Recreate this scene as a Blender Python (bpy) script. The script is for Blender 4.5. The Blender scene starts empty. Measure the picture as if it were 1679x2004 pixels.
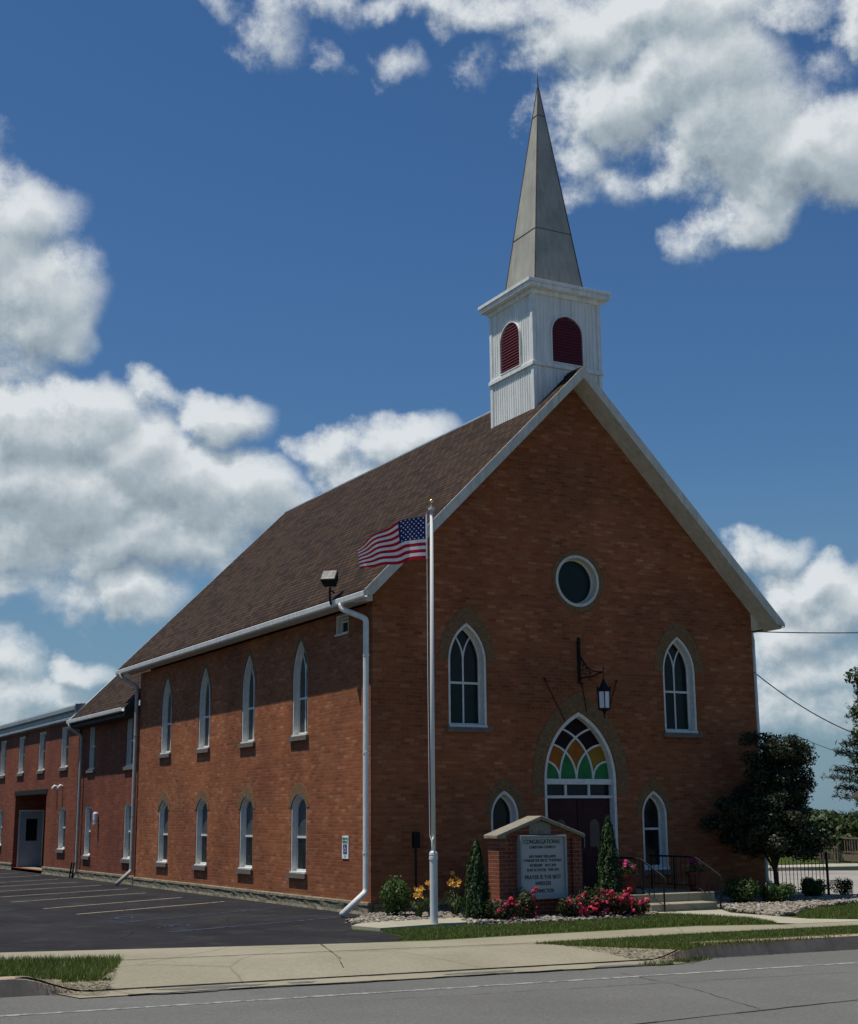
import bpy, bmesh, math, random
import numpy as np
from mathutils import Vector, Matrix
from mathutils.geometry import tessellate_polygon
R = math.radians
random.seed(7); rng = np.random.default_rng(7)
sc = bpy.context.scene
COL = sc.collection

# ------------------------------------------------------------------ camera
FPX, PW, PH = 2750.72, 1679.0, 2004.0
CL = Vector((-12.90465, -26.17057, 1.92))
CR = Vector((0.87882711, -0.47707159, -0.00809976))
CU = Vector((-0.09421723, -0.19015161, 0.97722335))
CF = Vector((0.46774568, 0.85804724, 0.21205876))
cd = bpy.data.cameras.new('camera'); cam = bpy.data.objects.new('camera', cd); COL.objects.link(cam)
cd.sensor_fit = 'HORIZONTAL'; cd.sensor_width = 36; cd.lens = 36*FPX/PW
cd.clip_start = .1; cd.clip_end = 3000
M = Matrix(((CR.x, CU.x, -CF.x, CL.x), (CR.y, CU.y, -CF.y, CL.y), (CR.z, CU.z, -CF.z, CL.z), (0, 0, 0, 1)))
cam.matrix_world = M
sc.camera = cam
sc.render.resolution_x = 858; sc.render.resolution_y = 1024
def ray(px, py): return CF + CR*((px-PW/2)/FPX) - CU*((py-PH/2)/FPX)
def hit(px, py, ax, val):
    d = ray(px, py); t = (val-CL[ax])/d[ax]; return CL+d*t
def G(px, py, z=0.0):
    h = hit(px, py, 2, z); return (h.x, h.y)

# ------------------------------------------------------------------ light
SUN = Vector((-1.0, .45, 3.4)).normalized()
SUN_EL = math.asin(SUN.z); SUN_AZ = math.atan2(SUN.x, SUN.y)
sd = bpy.data.lights.new('sun', 'SUN'); sd.energy = 4.4; sd.angle = R(.55); sd.color = (1, .95, .86)
so = bpy.data.objects.new('sun', sd); COL.objects.link(so)
so.rotation_euler = SUN.to_track_quat('Z', 'Y').to_euler()
sc.view_settings.view_transform = 'Standard'; sc.view_settings.look = 'None'
sc.view_settings.exposure = 0.0; sc.view_settings.gamma = 1
SKY_STR = .060

# ------------------------------------------------------------------ sky with cumulus clouds
W_ = bpy.data.worlds.new('World'); sc.world = W_; W_.use_nodes = True
def azel(px, py):
    d = ray(px, py).normalized(); return math.atan2(d.x, d.y), math.asin(d.z)
# cumulus masses by direction: azimuth, elevation, half widths (given here in thousandths of the focal length)
CLOUDS = [  # x, y, rx, ry, weight
 (20,420,125,95,1.0),(70,600,120,115,1.1),(-60,520,150,230,1.1),(150,650,60,60,.8),(10,700,120,70,.7),
 (60,850,130,110,1.2),(160,830,120,90,1.2),(250,900,130,110,1.2),(90,980,230,120,1.3),(330,960,200,110,1.2),(470,980,130,95,1.1),
 (290,775,85,42,.7),(440,820,105,62,.9),(250,1060,260,75,1.1),(40,1060,160,80,.9),(540,1000,100,60,.8),
 (750,850,125,75,.95),(810,830,75,55,.9),(640,890,90,48,.7),(700,930,110,60,.8),
 (260,1160,110,52,.85),(150,1150,100,48,.75),(30,1140,120,60,.7),(165,1300,60,40,.7),(0,1300,100,60,.75),(60,1370,120,60,.8),(-20,1410,120,50,.7),
 (430,5,55,30,.34),(535,50,75,55,.50),(620,5,110,32,.42),(500,100,60,30,.30),(770,120,70,48,.55),(640,110,45,30,.4),(940,110,40,45,.3),
 (850,-10,180,34,.62),(1000,5,180,50,.8),(1150,50,170,75,.95),(1300,10,220,70,1.0),
 (1240,190,150,110,1.05),(1350,130,170,130,1.15),(1420,240,170,140,1.2),(1560,290,180,105,1.15),(1640,310,160,120,1.1),(1480,400,120,70,.95),(1350,310,120,60,.8),
 (1130,300,62,80,.72),(1190,370,75,48,.6),(1130,390,45,45,.5),(1060,200,40,60,.3),(1540,20,120,35,.6),(1680,40,70,80,.8),(1600,130,70,45,.45),(1370,470,70,40,.35),
 (1500,1095,95,48,.8),(1590,1160,130,50,.95),(1640,1200,140,60,.95),(1540,1230,110,60,.9),(1600,1300,160,60,.6),(1640,1400,140,60,.6),(1500,1390,120,50,.5),
 # the rest of the sky
 (2500,600,500,260,1.0),(-1500,700,480,260,1.0),(-700,-900,420,240,.8),(3600,900,500,200,1.0),
]
def build_density():
    g = bpy.data.node_groups.new('cloud_density', 'ShaderNodeTree')
    g.interface.new_socket('V', in_out='INPUT', socket_type='NodeSocketVector')
    g.interface.new_socket('D', in_out='OUTPUT', socket_type='NodeSocketFloat'); g.interface.new_socket('A', in_out='OUTPUT', socket_type='NodeSocketFloat')
    N, L = g.nodes, g.links
    gi = N.new('NodeGroupInput'); go = N.new('NodeGroupOutput')
    def vm(op, a, b=None):
        n = N.new('ShaderNodeVectorMath'); n.operation = op
        for i, s in enumerate((a, b)):
            if s is None: continue
            if isinstance(s, (tuple, list)): n.inputs[i].default_value = s
            else: L.new(s, n.inputs[i])
        return n
    def mt(op, a, b=None, c=None):
        n = N.new('ShaderNodeMath'); n.operation = op
        for i, s in enumerate((a, b, c)):
            if s is None: continue
            if isinstance(s, (int, float)): n.inputs[i].default_value = s
            else: L.new(s, n.inputs[i])
        return n.outputs[0]
    v = gi.outputs[0]
    w1 = N.new('ShaderNodeTexNoise'); w1.inputs['Scale'].default_value = 17; w1.inputs['Detail'].default_value = 5; L.new(v, w1.inputs['Vector'])
    o1 = vm('SUBTRACT', w1.outputs['Color'], (.5, .5, .5)); o1 = vm('MULTIPLY', o1.outputs[0], (.085, .07, 0))
    wv = vm('ADD', v, o1.outputs[0]).outputs[0]
    acc = None
    for (x, y, rx, ry, w) in CLOUDS:
        a, e = azel(x, y) if -400 < x < 2100 and y > -300 else (azel(840, 1002)[0]+(x-840)/FPX, azel(840, 1002)[1]-(y-1002)/FPX)
        s = vm('SUBTRACT', wv, (a, e, 0)).outputs[0]
        s = vm('MULTIPLY', s, (FPX/(rx*1.18)*math.cos(e), FPX/(ry*1.18), 0)).outputs[0]
        d = vm('DOT_PRODUCT', s, s).outputs['Value']
        f = mt('MULTIPLY_ADD', d, -w, w)
        if acc is None: acc = mt('MAXIMUM', f, -.5)
        else:
            n = N.new('ShaderNodeMath'); n.operation = 'SMOOTH_MAX'; L.new(acc, n.inputs[0]); L.new(f, n.inputs[1]); n.inputs[2].default_value = .25; acc = n.outputs[0]
    acc = mt('MINIMUM', acc, 1.3)
    n2 = N.new('ShaderNodeTexNoise'); n2.inputs['Scale'].default_value = 17; n2.inputs['Detail'].default_value = 10; n2.inputs['Roughness'].default_value = .70
    L.new(v, n2.inputs['Vector'])
    k = mt('SUBTRACT', n2.outputs[0], .5)
    out = mt('MULTIPLY_ADD', k, 1.75, acc)
    L.new(out, go.inputs[0]); L.new(acc, go.inputs[1])
    return g
dens = build_density()
nt = W_.node_tree; N, L = nt.nodes, nt.links
for n in list(N): N.remove(n)
out = N.new('ShaderNodeOutputWorld'); bg = N.new('ShaderNodeBackground'); L.new(bg.outputs[0], out.inputs[0]); bg.inputs[1].default_value = 1
sky = N.new('ShaderNodeTexSky'); sky.sky_type = 'NISHITA'; sky.sun_disc = False
sky.sun_elevation = SUN_EL; sky.sun_rotation = SUN_AZ; sky.air_density = 1.15; sky.dust_density = .3; sky.ozone_density = 2.0; sky.altitude = 200
tc = N.new('ShaderNodeTexCoord'); sep = N.new('ShaderNodeSeparateXYZ'); L.new(tc.outputs['Generated'], sep.inputs[0])
def wm(op, a, b=None, c=None, clamp=False):
    n = N.new('ShaderNodeMath'); n.operation = op; n.use_clamp = clamp
    for i, s in enumerate((a, b, c)):
        if s is None: continue
        if isinstance(s, (int, float)): n.inputs[i].default_value = s
        else: L.new(s, n.inputs[i])
    return n.outputs[0]
az = wm('ARCTAN2', sep.outputs[0], sep.outputs[1]); el = wm('ARCSINE', sep.outputs[2])
cmb = N.new('ShaderNodeCombineXYZ'); L.new(az, cmb.inputs[0]); L.new(el, cmb.inputs[1])
def dgrp(off):
    a = N.new('ShaderNodeVectorMath'); a.operation = 'ADD'; L.new(cmb.outputs[0], a.inputs[0]); a.inputs[1].default_value = off
    g = N.new('ShaderNodeGroup'); g.node_tree = dens; L.new(a.outputs[0], g.inputs[0]); return g.outputs[0], g.outputs[1]
(D0, A0), (D1, A1) = dgrp((0, 0, 0)), dgrp((-.005, .014, 0))
def mr(x, a, b, c, d, interp='SMOOTHSTEP'):
    n = N.new('ShaderNodeMapRange'); n.interpolation_type = interp; L.new(x, n.inputs[0])
    for i, vv in enumerate((a, b, c, d)): n.inputs[i+1].default_value = vv
    return n.outputs[0]
alpha = mr(D0, .06, .86, 0, 1)
dA = wm('SUBTRACT', A0, A1); dD = wm('SUBTRACT', D0, D1)
lit = wm('MULTIPLY_ADD', dA, .26, .80)
lit = wm('MULTIPLY_ADD', dD, .46, lit)
lit = wm('MULTIPLY_ADD', wm('MAXIMUM', wm('SUBTRACT', A1, .45), 0), -.36, lit, clamp=True)
ramp = N.new('ShaderNodeValToRGB'); L.new(lit, ramp.inputs[0])
ramp.color_ramp.elements[0].color = (.18, .22, .27, 1); ramp.color_ramp.elements[0].position = 0.08
ramp.color_ramp.elements[1].color = (.72, .76, .78, 1); ramp.color_ramp.elements[1].position = .95
e = ramp.color_ramp.elements.new(.5); e.color = (.36, .43, .48, 1)
hs = N.new('ShaderNodeHueSaturation'); hs.inputs['Saturation'].default_value = 1.16; L.new(sky.outputs[0], hs.inputs['Color'])
tint = N.new('ShaderNodeVectorMath'); tint.operation = 'MULTIPLY'; tint.inputs[1].default_value = (.76, .99, 1.20); L.new(hs.outputs[0], tint.inputs[0])
mul = N.new('ShaderNodeVectorMath'); mul.operation = 'SCALE'; L.new(tint.outputs[0], mul.inputs[0]); mul.inputs['Scale'].default_value = SKY_STR
hz = N.new('ShaderNodeMix'); hz.data_type = 'RGBA'; L.new(mr(sep.outputs[2], -.02, .24, .85, 0, 'LINEAR'), hz.inputs[0]); L.new(mul.outputs[0], hz.inputs[6]); hz.inputs[7].default_value = (.155, .265, .37, 1)
mix = N.new('ShaderNodeMix'); mix.data_type = 'RGBA'
L.new(wm('MULTIPLY', alpha, mr(sep.outputs[2], 0.0, .12, .55, .97)), mix.inputs[0]); L.new(hz.outputs[2], mix.inputs[6]); L.new(ramp.outputs[0], mix.inputs[7])
L.new(mix.outputs[2], bg.inputs[0])

# ------------------------------------------------------------------ materials
MATS = {}
class NT:
    def __init__(s, name):
        s.m = bpy.data.materials.new(name); s.m.use_nodes = True; s.t = s.m.node_tree; s.N = s.t.nodes; s.L = s.t.links
        s.b = s.N['Principled BSDF']; MATS[name] = s.m
        s.co = s.N.new('ShaderNodeTexCoord').outputs['Object']
    def new(s, typ, **kw):
        n = s.N.new(typ)
        for k, v in kw.items(): setattr(n, k, v)
        return n
    def noise(s, scale, detail=4, rough=.55, vec=None):
        n = s.N.new('ShaderNodeTexNoise'); n.inputs['Scale'].default_value = scale; n.inputs['Detail'].default_value = detail; n.inputs['Roughness'].default_value = rough
        s.L.new(vec or s.co, n.inputs['Vector']); return n.outputs[0]
    def ramp(s, x, stops):
        n = s.N.new('ShaderNodeValToRGB'); s.L.new(x, n.inputs[0]); cr = n.color_ramp
        while len(cr.elements) < len(stops): cr.elements.new(.5)
        for e, (p, c) in zip(cr.elements, stops): e.position = p; e.color = (*c, 1) if len(c) == 3 else c
        return n.outputs[0]
    def mix(s, f, a, b, typ='MIX'):
        n = s.N.new('ShaderNodeMix'); n.data_type = 'RGBA'; n.blend_type = typ
        for i, v in ((0, f), (6, a), (7, b)):
            if isinstance(v, (int, float)): n.inputs[i].default_value = v
            elif isinstance(v, tuple): n.inputs[i].default_value = (*v, 1)
            else: s.L.new(v, n.inputs[i])
        return n.outputs[2]
    def math(s, op, a, b=0):
        n = s.N.new('ShaderNodeMath'); n.operation = op
        for i, v in enumerate((a, b)):
            if isinstance(v, (int, float)): n.inputs[i].default_value = v
            else: s.L.new(v, n.inputs[i])
        return n.outputs[0]
    def bump(s, h, st=.4, dist=.02):
        n = s.N.new('ShaderNodeBump'); n.inputs['Strength'].default_value = st; n.inputs['Distance'].default_value = dist
        s.L.new(h, n.inputs['Height']); s.L.new(n.outputs[0], s.b.inputs['Normal'])
    def fin(s, col, rough=.8, spec=.3, metal=0):
        if isinstance(col, tuple): s.b.inputs['Base Color'].default_value = (*col, 1)
        else: s.L.new(col, s.b.inputs['Base Color'])
        if isinstance(rough, (int, float)): s.b.inputs['Roughness'].default_value = rough
        else: s.L.new(rough, s.b.inputs['Roughness'])
        s.b.inputs['Specular IOR Level'].default_value = spec; s.b.inputs['Metallic'].default_value = metal
        return s.m
def simple(name, c, var=.25, scale=6, rough=.7, spec=.3, metal=0, bump=0, streak=0):
    s = NT(name); f = s.noise(scale, 5)
    lo = tuple(x*(1-var) for x in c); hi = tuple(min(1, x*(1+var)) for x in c)
    col = s.ramp(f, [(.3, lo), (.7, hi)])
    if streak:
        mp = s.new('ShaderNodeMapping'); mp.inputs['Scale'].default_value = (9, 9, .8); s.L.new(s.co, mp.inputs[0])
        col = s.mix(s.ramp(s.noise(1.0, 6, .7, mp.outputs[0]), [(.45, (0, 0, 0)), (.75, (streak, streak, streak))]), col, tuple(x*k for x, k in zip(c, (.50, .46, .38))))
    if bump: s.bump(s.noise(scale*6, 3), bump, .01)
    return s.fin(col, rough, spec, metal)
def brick(name, cols, mortar, bw=.215, bh=.075, patch=None, bumpst=.5):
    s = NT(name)
    sp = s.new('ShaderNodeSeparateXYZ'); s.L.new(s.co, sp.inputs[0])
    u = s.math('ADD', sp.outputs[0], sp.outputs[1])
    cb = s.new('ShaderNodeCombineXYZ'); s.L.new(u, cb.inputs[0]); s.L.new(sp.outputs[2], cb.inputs[1])
    b = s.new('ShaderNodeTexBrick'); b.offset = .5; s.L.new(cb.outputs[0], b.inputs['Vector'])
    b.inputs['Scale'].default_value = 1; b.inputs['Brick Width'].default_value = bw; b.inputs['Row Height'].default_value = bh
    b.inputs['Mortar Size'].default_value = .007; b.inputs['Mortar Smooth'].default_value = .3; b.inputs['Bias'].default_value = 0
    b.inputs['Color1'].default_value = (0, 0, 0, 1); b.inputs['Color2'].default_value = (1, 1, 1, 1); b.inputs['Mortar'].default_value = (.5, .5, .5, 1)
    c = s.ramp(b.outputs['Color'], [(i/(len(cols)-1), k) for i, k in enumerate(cols)])
    big = s.noise(.55, 5, .6); c = s.mix(s.ramp(big, [(.38, (0, 0, 0)), (.68, (1, 1, 1))]), c, s.mix(1.0, c, (.62, .58, .6), 'MULTIPLY'))
    hm = s.new('ShaderNodeMapping'); hm.inputs['Scale'].default_value = (.7, .7, 11); s.L.new(s.co, hm.inputs[0])
    c = s.mix(.8, c, s.mix(1, c, s.ramp(s.noise(1.0, 5, .7, hm.outputs[0]), [(.3, (.66, .70, .72)), (.7, (1.22, 1.16, 1.12))]), 'MULTIPLY'))
    c = s.mix(.6, c, s.mix(1, c, s.ramp(s.noise(.35, 6, .7), [(.32, (.60, .62, .62)), (.66, (1.2, 1.2, 1.18))]), 'MULTIPLY'))
    # smudged, spalled faces
    st = s.new('ShaderNodeMapping'); st.inputs['Scale'].default_value = (5, 5, 14); s.L.new(s.co, st.inputs[0])
    sp1 = s.noise(2.4, 8, .8, st.outputs[0])
    c = s.mix(s.ramp(sp1, [(.56, (0, 0, 0)), (.68, (.85, .85, .85))]), c, patch or (.46, .27, .17))
    sp2 = s.noise(2.3, 5, .65, st.outputs[0])
    c = s.mix(s.ramp(sp2, [(.28, (.8, .8, .8)), (.40, (0, 0, 0))]), c, (.055, .022, .016))
    c = s.mix(b.outputs['Fac'], c, mortar)
    h = s.math('SUBTRACT', s.math('MULTIPLY', s.noise(30, 4), .5), b.outputs['Fac']); s.bump(h, bumpst, .012)
    return s.fin(c, .88, .2)
brick('brick', [(.27, .080, .029), (.36, .114, .043), (.31, .094, .036), (.39, .144, .060), (.34, .108, .041), (.45, .195, .095)], (.215, .105, .062))
brick('brick_red', [(.23, .062, .029), (.28, .080, .037), (.20, .052, .026), (.26, .072, .034)], (.15, .085, .06), patch=(.28, .12, .07))
brick('brick_link', [(.22, .062, .031), (.28, .086, .042), (.20, .053, .028), (.26, .076, .038)], (.10, .055, .045), bh=.085, patch=(.27, .12, .08), bumpst=.9)
brick('brick_sign', [(.21, .05, .028), (.27, .08, .045), (.24, .065, .035)], (.24, .16, .11), bw=.2, bh=.075)
def stone(name, a, b, sc_=2.2, bm=.6, r=.9):
    s = NT(name)
    v = s.new('ShaderNodeTexVoronoi'); v.inputs['Scale'].default_value = sc_; s.L.new(s.co, v.inputs['Vector'])
    n = s.noise(sc_*3, 6, .65); c = s.ramp(n, [(.3, a), (.7, b)])
    c = s.mix(.25, c, s.mix(1, c, s.ramp(v.outputs['Distance'], [(0, (.5, .5, .5)), (.6, (1.3, 1.3, 1.3))]), 'MULTIPLY')); s.bump(s.noise(sc_*5, 5), bm, .03)
    return s.fin(c, r, .2)
stone('foundation_stone', (.11, .095, .06), (.27, .24, .17), 3)
stone('sill_stone', (.11, .09, .075), (.20, .165, .14), 8, .3)
stone('limestone', (.16, .145, .11), (.30, .27, .21), 8, .4)
stone('buff_brick', (.11, .062, .032), (.27, .165, .085), 9, .8)
stone('gravel', (.10, .09, .07), (.22, .20, .16), 18, .8)
def concrete(name, a, b, crack=True, scale=1.0):
    s = NT(name); n1 = s.noise(.5*scale, 5, .6); n2 = s.noise(60, 3, .7)
    c = s.ramp(n1, [(.3, a), (.7, b)]); c = s.mix(.35, c, s.mix(1, c, s.ramp(n2, [(.3, (.55, .55, .55)), (.7, (1.2, 1.2, 1.2))]), 'MULTIPLY'))
    n3 = s.noise(4, 7, .75); c = s.mix(s.ramp(n3, [(.60, (0, 0, 0)), (.78, (.5, .5, .5))]), c, tuple(x*.6 for x in a))
    if crack:
        v = s.new('ShaderNodeTexVoronoi', feature='DISTANCE_TO_EDGE'); v.inputs['Scale'].default_value = .33
        mp = s.new('ShaderNodeMix', data_type='VECTOR'); mp.inputs[0].default_value = .16
        w = s.new('ShaderNodeTexNoise'); w.inputs['Scale'].default_value = 1.3; w.inputs['Detail'].default_value = 6; s.L.new(s.co, w.inputs['Vector'])
        s.L.new(s.co, mp.inputs[4]); s.L.new(w.outputs['Color'], mp.inputs[5]); s.L.new(mp.outputs[1], v.inputs['Vector'])
        c = s.mix(s.ramp(v.outputs['Distance'], [(0.0, (.5, .5, .5)), (.006, (0, 0, 0))]), c, tuple(x*.4 for x in a))
    c = s.mix(.35, c, s.mix(1, c, s.ramp(s.noise(14, 5, .8), [(.32, (.65, .65, .65)), (.68, (1.25, 1.25, 1.25))]), 'MULTIPLY'))
    s.bump(n2, .25, .006); return s.fin(c, .9, .2)
concrete('concrete', (.245, .22, .155), (.325, .295, .215), crack=True)
concrete('concrete_light', (.33, .31, .235), (.43, .40, .31), False)
concrete('kerb_concrete', (.33, .25, .18), (.48, .37, .28), False, 4)
def asphalt(name, a, b, blotch):
    s = NT(name); n1 = s.noise(.35, 6, .6); n2 = s.noise(95, 2, .8)
    c = s.ramp(n1, [(.3, a), (.7, b)]); c = s.mix(.6, c, s.mix(1, c, s.ramp(n2, [(.35, (.45, .45, .45)), (.65, (1.5, 1.5, 1.5))]), 'MULTIPLY'))
    n3 = s.noise(1.1, 8, .75); c = s.mix(s.ramp(n3, [(.50, (0, 0, 0)), (.70, (.8, .8, .8))]), c, blotch)
    c = s.mix(.45, c, s.mix(1, c, s.ramp(s.noise(22, 4, .8), [(.32, (.5, .5, .5)), (.68, (1.45, 1.45, 1.45))]), 'MULTIPLY'))
    s.bump(n2, .4, .008); return s.fin(c, .92, .12)
asphalt('asphalt_lot', (.014, .0138, .016), (.032, .031, .034), (.050, .048, .047))
asphalt('asphalt_road', (.118, .116, .108), (.150, .148, .138), (.125, .12, .108))
asphalt('gravel_lot_mat', (.25, .235, .21), (.34, .32, .285), (.20, .19, .17))
def paint(name, c, under, th=.5):
    s = NT(name); n = s.noise(7, 7, .75); f = s.ramp(n, [(th-.06, (0, 0, 0)), (th+.06, (1, 1, 1))])
    return s.fin(s.mix(f, c, under), .85, .2)
paint('line_paint', (.38, .30, .21), (.035, .033, .036), .58)
paint('blue_paint', (.06, .11, .24), (.034, .033, .040), .47)
paint('road_paint', (.31, .315, .31), (.14, .138, .128), .50)
def grassm(name, a, b):
    s = NT(name); c = s.mix(s.ramp(s.noise(1.1, 5), [(.3, (0, 0, 0)), (.7, (1, 1, 1))]), a, b)
    c = s.mix(.6, c, s.mix(1, c, s.ramp(s.noise(40, 3, .8), [(.3, (.4, .4, .4)), (.7, (1.5, 1.5, 1.5))]), 'MULTIPLY'))
    s.bump(s.noise(60, 3), .8, .04); return s.fin(c, .95, .1)
grassm('lawn_mat', (.055, .080, .016), (.085, .115, .028))
def leafm(name, a, b, c3=None, trans=.25):
    s = NT(name); oi = s.new('ShaderNodeNewGeometry')
    stops = [(0, a), (.6, b)] + ([(1, c3)] if c3 else [(1, tuple(x*1.35 for x in b))])
    c = s.ramp(oi.outputs['Random Per Island'], stops); s.fin(c, .55, .35)
    tr = s.new('ShaderNodeBsdfTranslucent'); s.L.new(c, tr.inputs[0]); mx = s.new('ShaderNodeMixShader'); mx.inputs[0].default_value = trans
    s.L.new(s.b.outputs[0], mx.inputs[1]); s.L.new(tr.outputs[0], mx.inputs[2]); s.L.new(mx.outputs[0], s.N['Material Output'].inputs[0])
leafm('grass_blade', (.075, .120, .015), (.12, .165, .028), (.19, .20, .060))
leafm('leaf_arborvitae', (.016, .038, .010), (.030, .065, .014))
leafm('leaf_bush', (.032, .066, .014), (.070, .120, .026))
leafm('leaf_rose', (.020, .040, .012), (.040, .065, .018), (.10, .055, .03))
leafm('leaf_lily', (.030, .055, .014), (.055, .085, .02))
leafm('leaf_dark', (.014, .024, .008), (.030, .040, .014), (.075, .080, .050), .2)
leafm('leaf_green', (.022, .045, .012), (.045, .075, .018), (.08, .10, .03))
leafm('leaf_pine', (.012, .026, .010), (.022, .042, .014), (.05, .065, .04))
leafm('petal_pink', (.42, .015, .05), (.58, .03, .085), (.68, .10, .15))
leafm('petal_orange', (.75, .32, .04), (.82, .48, .09), (.84, .62, .20))
leafm('petal_magenta', (.45, .03, .14), (.60, .06, .22))
simple('bark', (.06, .045, .035), .4, 12, .9, .1, bump=.6)
simple('white_paint', (.80, .81, .78), .10, 5, .6, .3, streak=.5)
simple('white_metal', (.72, .72, .69), .10, 7, .5, .35, streak=.4)
simple('trim_cream', (.60, .575, .50), .12, 3, .65, .25, streak=.6)
simple('frame_paint', (.66, .66, .62), .12, 9, .6, .35)
simple('siding', (.80, .81, .77), .08, 1.2, .65, .25, streak=.55)
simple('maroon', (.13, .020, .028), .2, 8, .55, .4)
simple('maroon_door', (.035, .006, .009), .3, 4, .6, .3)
simple('spire_metal', (.37, .36, .31), .14, 1.6, .65, .25, streak=.55)
simple('rust_seam', (.12, .085, .07), .4, 9, .8, .2)
simple('iron', (.010, .010, .011), .3, 20, .6, .2)
simple('black_metal', (.010, .010, .012), .3, 10, .6, .2)
simple('grey_metal', (.22, .245, .26), .18, 3, .45, .5)
simple('downspout_tan', (.36, .34, .31), .15, 6, .55, .4)
simple('steel_door', (.24, .28, .32), .1, 3, .5, .4)
simple('wood_deck', (.17, .125, .10), .3, 8, .85, .2)
simple('tan_wall', (.20, .155, .11), .15, 2, .9, .1)
simple('brown_pot', (.09, .022, .016), .25, 9, .7, .3)
simple('soil', (.03, .022, .016), .3, 9, .95, .1)
simple('gold', (.85, .55, .16), .1, 5, .25, .6, metal=1)
simple('board_white', (.40, .42, .40), .06, 3, .5, .4)
simple('board_frame', (.30, .32, .32), .12, 6, .5, .5)
simple('letter_black', (.012, .014, .018), .2, 6, .6, .2)
simple('sign_green', (.05, .26, .17), .1, 6, .5, .3)
simple('sign_blue', (.02, .05, .18), .1, 6, .5, .3)
simple('cable_mat', (.02, .02, .022), .2, 6, .6, .2)
simple('flag_red', (.50, .015, .03), .1, 20, .8, .1)
simple('flag_white', (.84, .80, .78), .06, 20, .8, .1)
simple('flag_blue', (.02, .03, .13), .1, 20, .8, .1)
simple('pole_alu', (.62, .63, .62), .06, 3, .5, .3)
simple('sheet_roof', (.055, .045, .04), .2, 3, .8, .2)
simple('pane_reflection', (.065, .075, .08), .3, 5, .4, .3)  # upper sash panes: glass reflection painted in as a lighter grey
simple('lamp_glass', (.66, .70, .76), .08, 9, .25, .5)
def glass(name, c, rough=.12, spec=.22):
    s = NT(name); n = s.noise(2.2, 3); s.bump(n, .06, .05)
    return s.fin(s.ramp(s.noise(3.0, 4), [(.3, tuple(x*.6 for x in c)), (.7, c)]), rough, spec)
glass('glass_dark', (.012, .016, .018)); glass('glass_green', (.008, .022, .020), .25, .2); glass('glass_side', (.03, .04, .045), .06, .5)
glass('stained_green', (.030, .21, .065), .5, .15); glass('stained_amber', (.38, .125, .012), .5, .15); glass('stained_yellow', (.30, .17, .022), .5, .15); glass('stained_dark', (.016, .004, .007), .4, .12)
def shingles():
    s = NT('shingle'); sp = s.new('ShaderNodeSeparateXYZ'); s.L.new(s.co, sp.inputs[0])
    v = s.math('MULTIPLY', sp.outputs[2], 1.414)
    cb = s.new('ShaderNodeCombineXYZ'); s.L.new(sp.outputs[1], cb.inputs[0]); s.L.new(v, cb.inputs[1])
    b = s.new('ShaderNodeTexBrick'); b.offset = .37; s.L.new(cb.outputs[0], b.inputs['Vector']); b.inputs['Scale'].default_value = 1
    b.inputs['Brick Width'].default_value = .30; b.inputs['Row Height'].default_value = .155; b.inputs['Mortar Size'].default_value = .022; b.inputs['Mortar Smooth'].default_value = .4
    b.inputs['Color1'].default_value = (0, 0, 0, 1); b.inputs['Color2'].default_value = (1, 1, 1, 1); b.inputs['Mortar'].default_value = (.2, .2, .2, 1)
    c = s.ramp(b.outputs['Color'], [(0, (.026, .018, .014)), (.35, (.052, .031, .020)), (.7, (.070, .043, .028)), (1, (.040, .026, .018))])
    c = s.mix(.5, c, s.mix(1, c, s.ramp(s.noise(.6, 5, .6), [(.3, (.7, .7, .7)), (.7, (1.25, 1.22, 1.2))]), 'MULTIPLY'))
    c = s.mix(.5, c, s.mix(1, c, s.ramp(s.noise(26, 3, .8), [(.3, (.55, .55, .55)), (.7, (1.4, 1.4, 1.4))]), 'MULTIPLY'))
    c = s.mix(s.math('MULTIPLY', b.outputs['Fac'], .85), c, (.010, .007, .006))
    s.bump(s.math('SUBTRACT', s.math('MULTIPLY', b.outputs['Color'], .3), b.outputs['Fac']), .6, .02); s.fin(c, .92, .12)
shingles()

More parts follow.
